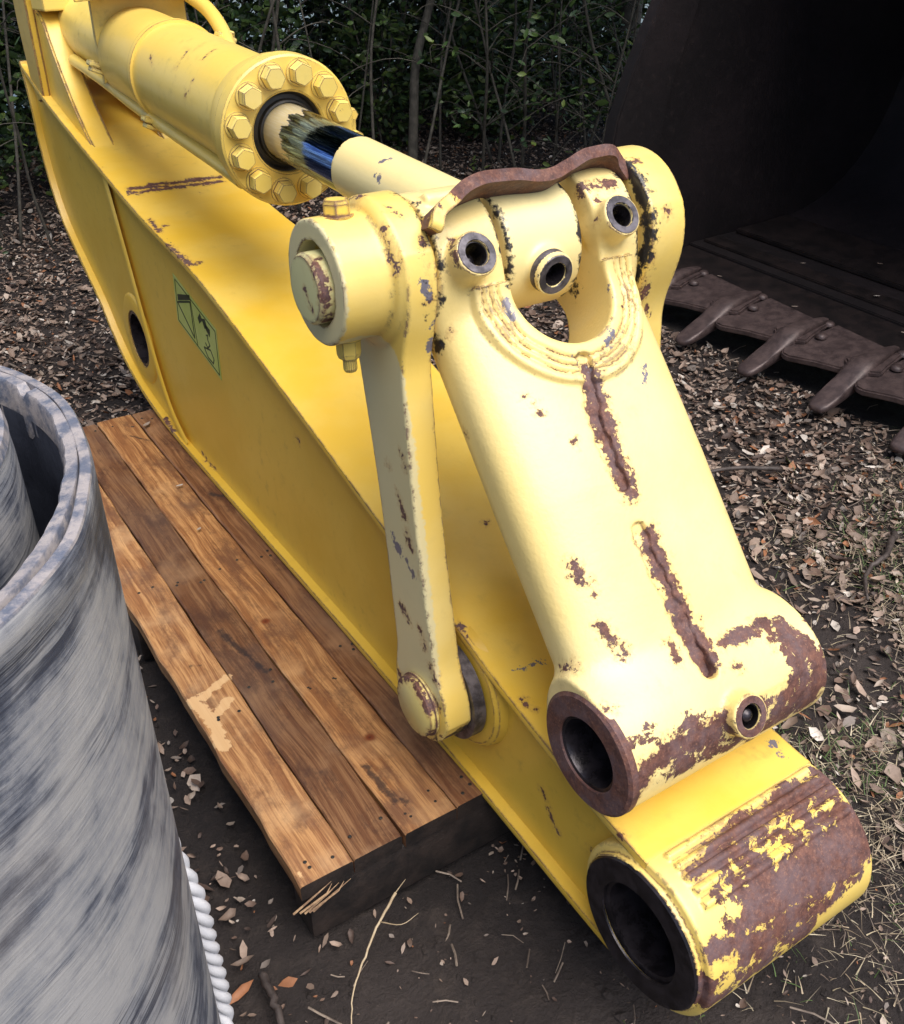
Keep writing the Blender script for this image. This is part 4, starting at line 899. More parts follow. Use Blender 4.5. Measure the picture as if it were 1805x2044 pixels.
# ------------------------------------------------------------------ black plastic pipes and rope
def scuffed(name, k=1.0):
    m = new_mat(name); g = N(m)
    uv = g.add('ShaderNodeUVMap').outputs[0]; P = g.pos()
    wr = g.vmath('SCALE', g.noise(g.map(uv, scale=(3,3,3)), 1.0, 3, out=1), None); wr.node.inputs[3].default_value = .035
    Q = g.vmath('ADD', uv, wr)
    s1 = g.noise(g.map(Q, scale=(3.5,60,1), rot=(0,0,R_(-50))), 1.0, 10, .76)
    s2 = g.noise(g.map(Q, scale=(6,300,1), rot=(0,0,R_(-57))), 1.0, 5, .7)
    s3 = g.noise(g.map(Q, scale=(2.6,95,1), rot=(0,0,R_(-50))), 1.0, 4, .6)
    bl = g.noise(P, 7, 7, .68)
    gate = g.sstep(g.noise(g.map(Q, scale=(3,9,1), rot=(0,0,R_(-48))), 1.0, 5, .6), .44, .60)
    f = g.math('ADD', g.math('ADD', g.math('MULTIPLY', s1, .42), g.math('MULTIPLY', bl, .62)), g.math('MULTIPLY', g.math('SUBTRACT', .5, gate), .10))
    col = g.ramp(f, [(.39,(.036,.044,.068)),(.475,(.13,.14,.17)),(.525,(.25,.255,.275)),(.62,(.36,.352,.352))])
    col = g.mix(g.math('MULTIPLY', g.math('MULTIPLY', g.math('MAXIMUM', g.sstep(s2, .535, .565), g.sstep(s3, .575, .595)), gate), .85), col, (.030,.036,.058))
    col = g.mix(g.math('MULTIPLY', g.sstep(g.noise(P, 3.1, 4), .5, .7), .35), col, (.33,.29,.25))
    g.bsdf(col, g.math('ADD', .45, g.math('MULTIPLY', f, .3)), 0, g.bump(g.math('ADD', s1, g.math('MULTIPLY', s2, .5)), .35, .004), .4)
    return m
M_pipe = scuffed('scuffed_pipe_wall'); M_rim = simple('scuffed_pipe_rim', (.11,.125,.17), (.33,.30,.30), .5, 0, 40, .7, .002, 12, lo=.38, hi=.60)
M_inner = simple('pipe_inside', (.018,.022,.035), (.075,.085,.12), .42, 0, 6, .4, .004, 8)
def ring_mesh(prof, c, seg=160, uvr=True, fn=None):
    """prof (r,z) list revolved, with uv = (arc length, z)"""
    V = []; F = []; UV = []
    for r, z in prof:
        for i in range(seg+1):
            a = 2*pi*i/seg; rr, zz = (r, z) if fn is None else fn(r, z, a)
            V.append((c[0]+rr*cos(a), c[1]+rr*sin(a), zz)); UV.append((a*r, z))
    n = seg+1
    for j in range(len(prof)-1):
        for i in range(seg): F.append((j*n+i, j*n+i+1, (j+1)*n+i+1, (j+1)*n+i))
    me = mesh('m', V, F, True); uvl = me.uv_layers.new(name='UVMap')
    for li, l in enumerate(me.loops): uvl.data[li].uv = UV[l.vertex_index]
    me.set_sharp_from_angle(angle=R_(40)); return me
PC = (-.240,.962)
def lipf(r, z, a):
    d = (math.degrees(a)-0) % 360
    if d > 180: d -= 360
    k = max(0, min(1, (-12-d)/22)) if d > -170 else 0      # swollen lip on the near side
    if z > 1.05 and r > .39: r += .007*k*max(0, min(1, (z-1.105)/.02))
    return r+.0012*sin(7*a)+.0008*sin(19*a), z+.0025*sin(3*a+1)+.001*sin(11*a)
pp = thing('large_pipe', 'large scuffed grey black pipe standing on end at left, its thick rim in two layers', 'pipe', (PC[0],PC[1],0))
zs = [0]+[.1*k for k in range(1,11)]+[1.08,1.10,1.112,1.122,1.135,1.147]
o = link('pipe_wall', ring_mesh([(.4057,z) for z in zs]+[(.4035,1.1505),(.3950,1.151),(.3937,1.1495),(.3937,1.10)], PC, fn=lipf), M_pipe, pp)
link('outer_rim', ring_mesh([(.4045,1.1500),(.4035,1.1525),(.3945,1.1535),(.3936,1.1528),(.3934,1.12)], PC, fn=lipf), M_rim, pp)
def innf(r, z, a):
    n = .0008*sin(23*a)+.0006*sin(41*a+1)+.0005*sin(97*a)
    dd = abs(((a-R_(14)+pi) % (2*pi))-pi)
    if dd < .014: z -= .007
    q_ = .0025*sin(3*a+1)+.001*sin(11*a)
    return r+.0012*sin(7*a)*.6+n*(1 if r < .385 else 0), z+n*.4+q_
link('inner_rim', ring_mesh([(.3932,1.10),(.3932,1.1520),(.3926,1.1528),(.3820,1.151),(.3800,1.148),(.3798,1.10)], PC, 300, fn=innf), M_rim, pp)
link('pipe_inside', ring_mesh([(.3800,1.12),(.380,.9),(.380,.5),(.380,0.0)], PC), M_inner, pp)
IC = (-.162,.985)
ip = thing('inner_pipe', 'narrower scuffed pipe standing inside the large pipe at left', 'pipe', (IC[0],IC[1],0))
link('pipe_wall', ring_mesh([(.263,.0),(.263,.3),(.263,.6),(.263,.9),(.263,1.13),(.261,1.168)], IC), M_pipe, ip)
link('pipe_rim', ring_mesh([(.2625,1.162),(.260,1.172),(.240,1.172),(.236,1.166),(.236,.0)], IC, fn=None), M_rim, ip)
def rope():
    ang = lambda th, r: (PC[0]+r*cos(th), PC[1]+r*sin(th))
    pts = []
    for th, z in ((1.55,.86),(1.2,.80),(.8,.72),(.50,.60),(.30,.52)): x, y = ang(th, .4240); pts.append((x,y,z))
    pts += [(.163,1.005,.440),(.1775,.972,.337),(.179,.968,.235),(.181,.965,.130),(.176,.955,.045),(.150,.90,.010),(.10,.80,.006)]
    P = smooth_path(pts, 26); me = bmesh.new(); L = 0; C0 = []
    fr = None; u = Vector((1,0,0)); tw = []
    for i, p in enumerate(P):
        t = (P[min(i+1,len(P)-1)]-P[max(i-1,0)]).normalized(); u = (u-t*u.dot(t)).normalized(); v = t.cross(u)
        if i: L += (p-P[i-1]).length
        tw.append((p, u.copy(), v.copy(), L))
    r = thing('white_rope', 'thick white twisted rope hanging down beside the large pipe', 'rope', (.178,.97,0))
    for s_ in range(3):
        bm = bmesh.new()
        tube(bm, [p+(u*cos(-L*64+s_*2.094)+v*sin(-L*64+s_*2.094))*.0080 for p, u, v, L in tw], .0088, 10)
        link('strand', bm_mesh(bm, 'strand', True), M_rope, r)
def ropemat():
    m = new_mat('white_rope_fibre'); g = N(m); P = g.pos()
    n = g.noise(P, 40, 5); f = g.noise(g.map(P, scale=(900,900,160), rot=(.5,.3,0)), 1.0, 3)
    g.bsdf(g.mix(n, (.50,.51,.55), (.66,.66,.69)), .7, 0, g.bump(f, .6, .0012), .3); return m
M_rope = ropemat(); rope()

# ------------------------------------------------------------------ big digging bucket on the right
bk = thing('digger_bucket', 'huge dark rusty digging bucket lying open, row of worn teeth on its lip', 'digger bucket', (3.5, 2.0, 0))
RB = Matrix.Translation((3.05,2.45,0)) @ Matrix.Rotation(R_(-3.0), 4, 'Z') @ Matrix.Translation((-3.05,-2.45,0))
def bkl(name, bm, mat, parent=bk, sm=True, ang=35):
    bmesh.ops.transform(bm, matrix=RB, verts=bm.verts); return link(name, bm_mesh(bm, name, sm, ang), mat, parent)
SH = spl([(3.52,.175),(3.75,.185),(4.15,.21),(4.50,.33),(4.75,.60),(4.86,.98),(4.80,1.42),(4.58,1.80),(4.20,2.10),(3.80,2.28),(3.45,2.36)], 5)
def bribbon(name, path, t, y0, y1, mat, sgn=1, parent=bk):
    P = np.array(path); T = np.gradient(P, axis=0); T /= np.linalg.norm(T, axis=1)[:, None]; Nn = np.stack([T[:,1], -T[:,0]], 1)*sgn
    bm = bmesh.new(); pr = []
    for p, q in zip(P, P+Nn*t): pr.append([bm.verts.new((a[0], y, a[1])) for y, a in ((y0,p),(y1,p),(y1,q),(y0,q))])
    for a, b in zip(pr[:-1], pr[1:]):
        for k in range(4): bm.faces.new((a[k], a[(k+1)%4], b[(k+1)%4], b[k]))
    bm.faces.new(pr[0]); bm.faces.new(pr[-1][::-1]); bmesh.ops.recalc_face_normals(bm, faces=bm.faces)
    bmesh.ops.bevel(bm, geom=[e for e in bm.edges if len(e.link_faces) == 2 and e.calc_face_angle(0) > 1], offset=.004, segments=2, affect='EDGES')
    return bkl(name, bm, mat)
YB0, YB1 = .35, 3.36
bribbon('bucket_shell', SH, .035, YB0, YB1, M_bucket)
bribbon('cutting_edge', [(3.10,.088),(3.13,.118),(3.2,.130),(3.40,.150),(3.56,.166)], .045, YB0, YB1, M_lip)
bribbon('floor_wear_plate', spl([(3.80,.212),(4.0,.222),(4.14,.236)], 4), .022, YB0+.03, YB1-.03, M_lip)
bribbon('floor_wear_plate', spl([(3.585,.190),(3.68,.197)], 3), .016, YB0+.03, YB1-.03, M_lip)
for y0, y1 in ((YB1-.001, YB1+.040), (YB0-.040, YB0+.001)):
    side = [(3.09,.075),(3.055,.20),(3.005,.42),(2.985,.60),(3.01,.78),(3.09,1.0),(3.19,1.22),(3.32,1.55),(3.42,1.9),(3.45,2.38),(3.80,2.31),(4.21,2.13),(4.60,1.82),(4.82,1.43),(4.885,.98),(4.775,.585),(4.515,.305),(4.15,.185),(3.52,.14)]
    bm = bmesh.new(); a = [bm.verts.new((x, y0, z)) for x, z in side]; b = [bm.verts.new((x, y1, z)) for x, z in side]
    bm.faces.new(a); bm.faces.new(b[::-1])
    for i in range(len(side)): bm.faces.new((a[i], b[i], b[(i+1)%len(side)], a[(i+1)%len(side)]))
    bmesh.ops.recalc_face_normals(bm, faces=bm.faces)
    bkl('side_plate', bm, M_bucket, sm=False)
    ct = [(3.075,.10),(3.035,.22),(2.985,.44),(2.968,.60),(2.99,.79),(3.07,1.02),(3.17,1.24),(3.30,1.56),(3.40,1.9),(3.43,2.3),(3.62,2.3),(3.58,1.9),(3.48,1.5),(3.36,1.15),(3.27,.85),(3.25,.6),(3.28,.35),(3.36,.2)]
    yy = (y0-.018, y1+.018); bm = bmesh.new(); a = [bm.verts.new((x, yy[0], z)) for x, z in ct]; b = [bm.verts.new((x, yy[1], z)) for x, z in ct]
    bm.faces.new(a); bm.faces.new(b[::-1])
    for i in range(len(ct)): bm.faces.new((a[i], b[i], b[(i+1)%len(ct)], a[(i+1)%len(ct)]))
    bmesh.ops.recalc_face_normals(bm, faces=bm.faces)
    bmesh.ops.bevel(bm, geom=[e for e in bm.edges if abs(e.verts[0].co.y-e.verts[1].co.y) < 1e-5], offset=.008, segments=2, affect='EDGES')
    bkl('side_cutter', bm, M_bucket)
def tooth_mesh():
    bm = bmesh.new(); seg = 20
    S = [(-.200,.012,.006,.034),(-.193,.030,.013,.036),(-.175,.040,.017,.042),(-.14,.044,.023,.054),(-.10,.045,.030,.070),(-.05,.045,.036,.090),(-.01,.050,.042,.110),(.03,.056,.044,.128),(.07,.044,.032,.146),(.12,.034,.026,.158),(.17,.026,.018,.166),(.235,.016,.007,.172),(.245,.006,.003,.172)]
    pr = []
    for x, w_, h_, z in S:
        ring = []
        for k in range(seg):
            t = 2*pi*k/seg; c_, s_ = cos(t), sin(t); yy = math.copysign(abs(c_)**.6, c_)*w_; zz = math.copysign(abs(s_)**.7, s_)*h_
            if x < .0 and s_ > .55: zz -= .012*max(0, s_-.55)/.45*(1-min(1, abs(x+.09)/.11))
            ring.append(bm.verts.new((x, yy, z+zz)))
        pr.append(ring)
    for a, b in zip(pr[:-1], pr[1:]):
        for k in range(seg): bm.faces.new((a[k], a[(k+1)%seg], b[(k+1)%seg], b[k]))
    bm.faces.new(pr[0][::-1]); bm.faces.new(pr[-1])
    return bm_mesh(bm, 'tooth', True, 50)
tm = tooth_mesh(); tm.materials.append(M_teeth)
def wing_mesh():
    bm = bmesh.new()
    pts = [(-.015,-.040),(.02,-.085),(.085,-.060),(.20,-.030),(.20,.030),(.085,.060),(.02,.085),(-.015,.040)]
    a = [bm.verts.new((x, y, .126+.18*max(0,x)*.5)) for x, y in pts]; b = [bm.verts.new((x, y, .150+.18*max(0,x)*.4)) for x, y in pts]
    bm.faces.new(a); bm.faces.new(b[::-1])
    for i in range(8): bm.faces.new((a[i], b[i], b[(i+1)%8], a[(i+1)%8]))
    bmesh.ops.recalc_face_normals(bm, faces=bm.faces)
    bmesh.ops.bevel(bm, geom=list(bm.edges), offset=.007, segments=2, affect='EDGES')
    return bm_mesh(bm, 'adapter', True, 40)
wm = wing_mesh(); wm.materials.append(M_teeth)
bm = bmesh.new(); lathe(bm, [(.024,0),(.023,.008),(.016,.015),(0,.017)], (0,0,0), (0,.0,1), 20); bt = bm_mesh(bm, 'edge_bolt', True, 50); bt.materials.append(M_teeth)
TYs = [3.03, 2.665, 2.30, 1.945, 1.59, 1.23, .87, .52]
for i, ty in enumerate(TYs):
    o = link('tooth', tm, None, bk); o.matrix_basis = RB @ Matrix.Translation((3.065, ty, 0)) @ Matrix.Rotation(R_(random.uniform(-3,3)+2), 4, 'Z')
    a_ = link('adapter', wm, None, bk); a_.matrix_basis = RB @ Matrix.Translation((3.085, ty, 0))
    for (bx_, by_) in ((.10,-.085),(.215,-.020)):
        b_ = link('edge_bolt', bt, None, bk); b_.matrix_basis = RB @ Matrix.Translation((3.085+bx_, ty+by_, .143+.05*bx_))
    if i < len(TYs)-1:
        y1, y0 = ty-.052, TYs[i+1]+.052; bm = bmesh.new()
        pts = [(3.035,y1+.020),(2.998,y1-.015),(2.995,y1-.05),(3.035,(y0+y1)/2-.02),(3.060,y0+.01),(3.075,y0-.02),(3.30,y0-.005),(3.32,y1+.005)]
        a = [bm.verts.new((x, y, .092+(x-3.0)*.12)) for x, y in pts]; b = [bm.verts.new((x, y, .118+(x-3.0)*.14)) for x, y in pts]
        bm.faces.new(a); bm.faces.new(b[::-1])
        for k in range(len(pts)): bm.faces.new((a[k], b[k], b[(k+1)%len(pts)], a[(k+1)%len(pts)]))
        bmesh.ops.recalc_face_normals(bm, faces=bm.faces); bmesh.ops.bevel(bm, geom=list(bm.edges), offset=.006, segments=2, affect='EDGES')
        bkl('edge_segment', bm, M_teeth)

# ------------------------------------------------------------------ leaves, grass, twigs on the ground
FW = Vector((sin(YAW)*cos(PITCH), cos(YAW)*cos(PITCH), -sin(PITCH)))
RTv = np.array([cos(YAW), -sin(YAW), 0]); UPv = np.array([sin(YAW)*sin(PITCH), cos(YAW)*sin(PITCH), cos(PITCH)]); FWv = np.array(FW)
def near_view(x, y, z=0, m=1.25):
    d = np.stack([x, y, np.full_like(x, z-CAMH)], 1); w_ = d@FWv
    u = (d@RTv)/w_*1931/902; v = (d@UPv)/w_*1931/1022
    return (w_ > .1) & (np.abs(u) < m) & (np.abs(v) < m)
def attr_mat(name, rough=.7, trans=0, bump=.4, spec=.3):
    m = new_mat(name); g = N(m)
    a = g.add('ShaderNodeAttribute'); a.attribute_name = 'tone'
    n = g.noise(g.pos(), 90, 4, .7)
    col = g.mix(g.math('MULTIPLY', g.sstep(n, .4, .7), .35), a.outputs['Color'], g.mix(1.0, a.outputs['Color'], (.45,.40,.38), 'MULTIPLY'))
    b = g.bsdf(col, rough, 0, g.bump(n, bump, .002), spec)
    if trans: b.inputs['Transmission Weight'].default_value = 0; b.inputs['Subsurface Weight'].default_value = 0
    return m
def leaf_batch(name, pos, size, nrm, spin, tone, curl, mat, aspect=.5, parent=None, **kw):
    """every leaf: 8 vertices, 6 faces, folded on its midrib and curled"""
    n = len(pos); aspect = np.broadcast_to(aspect, n)
    nz_ = nrm/np.linalg.norm(nrm, axis=1)[:, None]
    h = np.stack([np.cos(spin), np.sin(spin), np.zeros(n)], 1); h -= nz_*(h*nz_).sum(1)[:, None]; h /= np.linalg.norm(h, axis=1)[:, None]+1e-9
    s = np.cross(nz_, h)
    jit = np.random.default_rng(n).normal(0, .11, (n,8,2))
    base = np.array([(-1,0,0),(-.45,.75,.25),(-.45,0,-.05),(-.45,-.75,.25),(.35,.85,.3),(.35,0,-.05),(.35,-.85,.3),(1,0,0)])
    V = np.zeros((n, 8, 3))
    for k, (a, b, c) in enumerate(base):
        cz_ = curl*(a*a*.55+abs(b)*.35)+c*.15
        V[:, k] = pos+h*((a+jit[:,k,0])*size)[:, None]+s*((b+jit[:,k,1])*size*aspect)[:, None]+nz_*(cz_*size)[:, None]
    fq = [(0,2,1),(0,3,2),(1,2,5,4),(2,3,6,5),(4,5,7),(5,6,7)]
    me = bpy.data.meshes.new(name); me.vertices.add(n*8); me.vertices.foreach_set('co', V.astype(np.float32).ravel())
    base_l = np.concatenate([np.array(f) for f in fq]); ln = np.array([len(f) for f in fq]); nl = len(base_l)
    li = (np.arange(n)[:, None]*8+base_l[None]).ravel(); me.loops.add(len(li)); me.loops.foreach_set('vertex_index', li.astype(np.int32))
    st = (np.arange(n)[:, None]*nl+np.concatenate([[0], np.cumsum(ln)[:-1]])[None]).ravel()
    me.polygons.add(len(st)); me.polygons.foreach_set('loop_start', st.astype(np.int32)); me.polygons.foreach_set('loop_total', np.tile(ln, n).astype(np.int32))
    me.update(calc_edges=True)
    at = me.color_attributes.new('tone', 'FLOAT_COLOR', 'POINT')
    at.data.foreach_set('color', np.repeat(np.concatenate([tone, np.ones((n,1))], 1), 8, axis=0).astype(np.float32).ravel())
    me.materials.append(mat); return me
M_litter = attr_mat('dead_leaves', .62, spec=.4); M_green = attr_mat('green_leaves', .45, spec=.5)
PAL = np.array([(.17,.122,.095),(.24,.18,.145),(.11,.072,.055),(.32,.26,.215),(.058,.038,.031),(.42,.38,.34),(.22,.095,.045),(.15,.125,.11)])
def litter():
    n = 420000
    x = rng.uniform(-2.2, 9, n); y = rng.uniform(-.6, 8.4, n)
    k = near_view(x, y); x, y = x[k], y[k]
    fl = .5+.5*np.sin(1.7*x+.9*y)*np.cos(2.3*y-.6*x)+.35*np.sin(5.1*x-3*y)
    dens = .55+.35*fl
    dist = np.hypot(x, y)
    mud = np.exp(-(((x-.75)/.75)**2+((y-.55)/.55)**2)**2)*1.0
    dens = dens*(1-.80*mud)
    dens *= np.where((x < .75) & (y < 2.6), .45, 1)
    mud2 = np.exp(-(((x-1.75)/.30)**2+((y-1.15)/.35)**2)); dens *= 1-.75*mud2
    dens *= np.clip(1.9-dist*.17, .45, 1.3)
    k = rng.random(len(x)) < dens*.85; x, y = x[k], y[k]
    inb = (x > 3.02) & (x < 4.95) & (y > .3) & (y < 3.45); inp = (x > .35) & (x < 1.0) & (y > 1.03) & (y < 3.0)
    inc = np.hypot(x-PC[0], y-PC[1]) < .42
    k = ~(inb | inp | inc); x, y = x[k], y[k]; n = len(x)
    size = np.clip(rng.lognormal(math.log(.0098), .52, n), .0030, .028)
    size = np.where(np.exp(-(((x-.75)/.75)**2+((y-.55)/.55)**2)**2) > .5, np.minimum(size*.42, .010), size)
    z = hgt(x, y)+rng.uniform(.001, .016, n)+size*.10
    nrm = np.stack([rng.normal(0,.42,n), rng.normal(0,.42,n), np.ones(n)], 1)
    tone = PAL[rng.choice(len(PAL), n, p=[.22,.19,.17,.13,.12,.05,.05,.07])]*rng.uniform(.75,1.5,(n,1))
    me = leaf_batch('leaf_litter', np.stack([x,y,z],1), size, nrm, rng.uniform(0,6.28,n), tone, rng.uniform(-.4,1.3,n), M_litter, rng.uniform(.25,.75,n))
    link('leaf_litter', me, None, kind='stuff', label='dead brown leaves scattered over the dark soil')
    # leaves fallen on platform, arm and bucket edge
    pts = [(.70,2.88,.162),(.655,2.45,.162),(.62,2.20,.162),(3.30,2.45,.168),(3.62,2.30,.196),(3.42,2.02,.17),(3.9,2.5,.23),(3.33,2.9,.165),(3.7,2.75,.20)]
    m_ = len(pts); me = leaf_batch('fallen_leaves', np.array(pts, float)+[0,0,.004], np.array([.022,.012,.010]+[.016]*6), np.tile([.1,.1,1.],(m_,1)), rng.uniform(0,6,m_), PAL[[3,5,3,3,5,3,1,3,3]]*1.1, np.full(m_, .4), M_litter, .45)
    link('fallen_leaves', me, None, kind='stuff', label='few pale dead leaves lying on boards and bucket lip')
litter()
def grass():
    n = 260000
    x = rng.uniform(.1, 3.6, n); y = rng.uniform(-.6, 2.0, n)
    dens = np.clip((x-.98)*1.5, 0, 1)*np.clip((1.75-y)*1.3, 0, 1)*(.45+.55*(np.sin(4*x+y*5)+np.sin(7*y-3*x) > -.5)) + .05*(y < .62)*(x < 1.2)
    dens *= np.where(np.hypot((x-1.75)/.32, (y-1.18)/.34) < 1, .12, 1)
    k = (rng.random(n) < dens*.42) & near_view(x, y); x, y = x[k], y[k]; n = len(x)
    green = rng.random(n) < np.where(np.sin(x*7+y*3)+np.sin(y*9-x*4) > .35, .34, .06)
    straw = np.array([(.36,.30,.20),(.28,.22,.15),(.17,.14,.10),(.46,.40,.29),(.12,.09,.07)])[rng.integers(0, 5, n)]
    tone = np.where(green[:, None], np.array([.075,.125,.035]), straw)*rng.uniform(.7,1.3,(n,1))
    L = rng.uniform(.012,.048,n)*np.where(green, 1, 1.15); wd = rng.uniform(.0006,.0016,n); a = rng.uniform(0,6.28,n)
    lean = rng.uniform(.3,1.1,n); lie = np.where(green, rng.uniform(0,.6,n), rng.uniform(.35,.97,n)); z = hgt(x, y)
    dx, dy = np.cos(a), np.sin(a); V = np.zeros((n,6,3)); lift = rng.uniform(0,.012,n)
    for i, t in enumerate((0,.5,1)):
        rr = lean*L*t*(1+t)*.6; hh = L*t*(1-lie)*(1-.25*t)+lift; kx = wd*(1-t*.85)
        for j, sg in enumerate((-1,1)):
            V[:,2*i+j,0] = x+dx*rr-sg*dy*kx; V[:,2*i+j,1] = y+dy*rr+sg*dx*kx; V[:,2*i+j,2] = z+hh
    me = bpy.data.meshes.new('dry_grass'); me.vertices.add(n*6); me.vertices.foreach_set('co', V.astype(np.float32).ravel())
    q = np.array([0,1,3,2,2,3,5,4]); li = (np.arange(n)[:, None]*6+q[None]).ravel(); me.loops.add(len(li)); me.loops.foreach_set('vertex_index', li.astype(np.int32))
    me.polygons.add(n*2); me.polygons.foreach_set('loop_start', np.arange(0, n*8, 4, dtype=np.int32)); me.polygons.foreach_set('loop_total', np.full(n*2, 4, dtype=np.int32))
    me.update(calc_edges=True); at = me.color_attributes.new('tone', 'FLOAT_COLOR', 'POINT')
    at.data.foreach_set('color', np.repeat(np.concatenate([tone, np.ones((n,1))], 1), 6, axis=0).astype(np.float32).ravel())
    link('grass', me, M_litter, kind='stuff', label='short dry and green grass around the arm tip')
grass()
def debris():
    bm = bmesh.new()
    n = 0
    while n < 1500:
        x = random.uniform(-1, 6); y = random.uniform(0, 5)
        if not near_view(np.array([x]), np.array([y]))[0] or (.3 < x < 1.0 and 1.0 < y < 3.0) or math.hypot(x-PC[0], y-PC[1]) < .44 or (x > 3.1 and y < 3.4): continue
        a = random.uniform(0, 6.28); L = random.uniform(.015, .08); z = float(hgt(x, y))+random.uniform(.002,.014)
        d = Vector((cos(a), sin(a), random.uniform(-.15,.3)))*L; p = Vector((x, y, z)); k = Vector((random.uniform(-1,1), random.uniform(-1,1), .3))*L*.12
        tube(bm, [p, p+d*.5+k, p+d], random.uniform(.0008,.0022), 4); n += 1
    link('twig_litter', bm_mesh(bm, 'twig_litter'), M_twig, kind='stuff', label='small broken twigs strewn among the leaves')
M_twig = simple('twig_bark', (.10,.075,.06), (.24,.19,.15), .7, 0, 30, .4)
M_straw = simple('pale_dry_stem', (.30,.22,.13), (.45,.36,.24), .6, 0, 30, .3)
M_darkstick = simple('dark_wet_stick', (.030,.022,.020), (.065,.050,.045), .6, 0, 40, .5)
debris()
def stick(name, label, pts, r, mat, branches=(), cat='twig', taper=.35):
    bm = bmesh.new(); P = smooth_path(pts, 6); n = len(P)
    tube(bm, [p+Vector((random.uniform(-1,1),random.uniform(-1,1),random.uniform(-.5,.5)))*r*.5 for p in P], r, 8, radii=[r*(1-(1-taper)*i/(n-1)) for i in range(n)])
    for b in branches: Q = smooth_path(b, 4); tube(bm, Q, r*.4, 6, radii=[r*.45*(1-.7*i/(len(Q)-1)) for i in range(len(Q))])
    link(name, bm_mesh(bm, name, True), mat, label=label, cat=cat)

# ------------------------------------------------------------------ saplings and trees behind
M_stem = simple('sapling_bark', (.045,.040,.032), (.10,.09,.072), .8, 0, 18, .5)
GP = .92*np.array([(.060,.115,.030),(.035,.075,.024),(.085,.150,.036),(.14,.20,.045),(.030,.058,.026)])
def sapling_mesh(H_, seed, nl, lsz, spread, low):
    r = np.random.default_rng(seed); random.seed(seed)
    bm = bmesh.new(); path = [(0,0,-.05)]; x = y = 0
    bx_, by_ = r.normal(0,.06,2)
    for k in range(1, 9): x += r.normal(0,.03)+bx_; y += r.normal(0,.03)+by_; path.append((x, y, H_*k/8))
    P = smooth_path(path, 3); n = len(P); r0 = r.uniform(.006,.013)
    tube(bm, P, r0, 6, radii=[r0*(1-.75*i/n) for i in range(n)])
    tips = []
    for k in range(int(12+nl/14)):
        i = int(r.uniform(low, 1)*(n-2)); p = P[i]; a = r.uniform(0,6.28); L = r.uniform(.25,.7)*spread
        q = [p, p+Vector((cos(a)*L*.4, sin(a)*L*.4, L*.25)), p+Vector((cos(a)*L*.8, sin(a)*L*.8, L*.35)), p+Vector((cos(a+.3)*L*1.1, sin(a+.3)*L*1.1, L*.22))]
        Q = smooth_path(q, 3); tube(bm, Q, .003, 4, radii=[.0045*(1-.8*j/len(Q)) for j in range(len(Q))]); tips += Q[2:]
    st = bm_mesh(bm, 'stem', True); st.materials.append(M_stem)
    tp = np.array([list(t) for t in tips]); idx = r.integers(0, len(tp), nl)
    pos = tp[idx]+r.normal(0,.035,(nl,3))
    nrm = np.stack([r.normal(0,.8,nl), r.normal(0,.8,nl)-.3, np.abs(r.normal(.7,.5,nl))+.1],1)
    tone = GP[r.choice(5, nl, p=[.3,.25,.2,.08,.17])]*r.uniform(.7,1.3,(nl,1))
    lf = leaf_batch('leaves', pos, r.uniform(.6,1.2,nl)*lsz, nrm, r.uniform(0,6.28,nl), tone, r.uniform(.0,.5,nl), M_green, .5)
    return st, lf
SAP = [sapling_mesh(2.6+.2*i, 100+i, nl, sz, sp, lo) for i, (nl, sz, sp, lo) in enumerate([(130,.026,1.0,.25),(220,.032,1.1,.1),(60,.026,.8,.4),(320,.036,1.0,.02),(170,.024,1.2,.12),(20,.024,.6,.5),(260,.030,1.0,.05)])]
def copyset(root_label, name, cat, loc, rz, sc_, set_, group=None):
    t = thing(name, root_label, cat, loc, group)
    t.rotation_euler = (0,0,rz); t.scale = (sc_,)*3
    for nm, me in (('stem', set_[0]), ('leaves', set_[1])):
        o = bpy.data.objects.new(nm, me); COL.objects.link(o); o.parent = t
        if nm == 'leaves': o['kind'] = 'stuff'
    return t
random.seed(11)
spots = []
for i in range(96):
    x = random.uniform(.0, 6.6); y = random.uniform(5.5, 9.4)
    v = 0 if i % 5 == 0 else (1 if x > 3.6 else random.choice([0,2,4,5,2]))
    if x > 3.8 and random.random() < .75: v = random.choice([3,6,1])
    if y > 7.6 and x > 2.2: v = random.choice([3,6,1])
    spots.append((x, y, v))
spots += [(2.75,5.5,6),(3.15,5.75,4),(2.2,5.9,6),(1.75,5.5,4),(4.0,5.3,1),(4.30,5.35,6),(4.75,5.5,1),(5.05,5.2,3),(4.55,5.0,6),(3.75,5.9,4),(5.3,5.6,1),(.40,4.75,4),(.10,5.3,0),(.62,5.2,6),(.85,5.9,5),(4.7,5.0,3),(4.25,4.85,6),(5.1,4.7,1),(3.9,5.6,3),(2.3,5.6,5),(1.6,6.0,4)]
cnt = {}
for i, (x, y, v) in enumerate(spots):
    hd = math.degrees(math.atan2(x, y))
    where = ('left of the arm' if hd < 11 else 'above the arm end' if hd < 20 else 'above the cylinder' if hd < 29 else
             'above the piston rod' if hd < 36 else 'above the guard bar' if hd < 41 else 'beside the bucket edge')
    row = 'front' if y < 6.2 else ('middle' if y < 7.6 else 'back')
    look = ['thin sparse sapling','leafy green sapling','slender stem with few leaves','dense bushy sapling','fine leaved sapling','nearly bare thin stem','sapling with hanging leaves'][v]
    lab = look+', '+row+' row, '+where
    t = copyset(lab, 'sapling', 'sapling', (x, y, float(hgt(x, y))), random.uniform(0,6.28), random.uniform(.85,1.2), SAP[v], look+', '+row+' row, '+where)
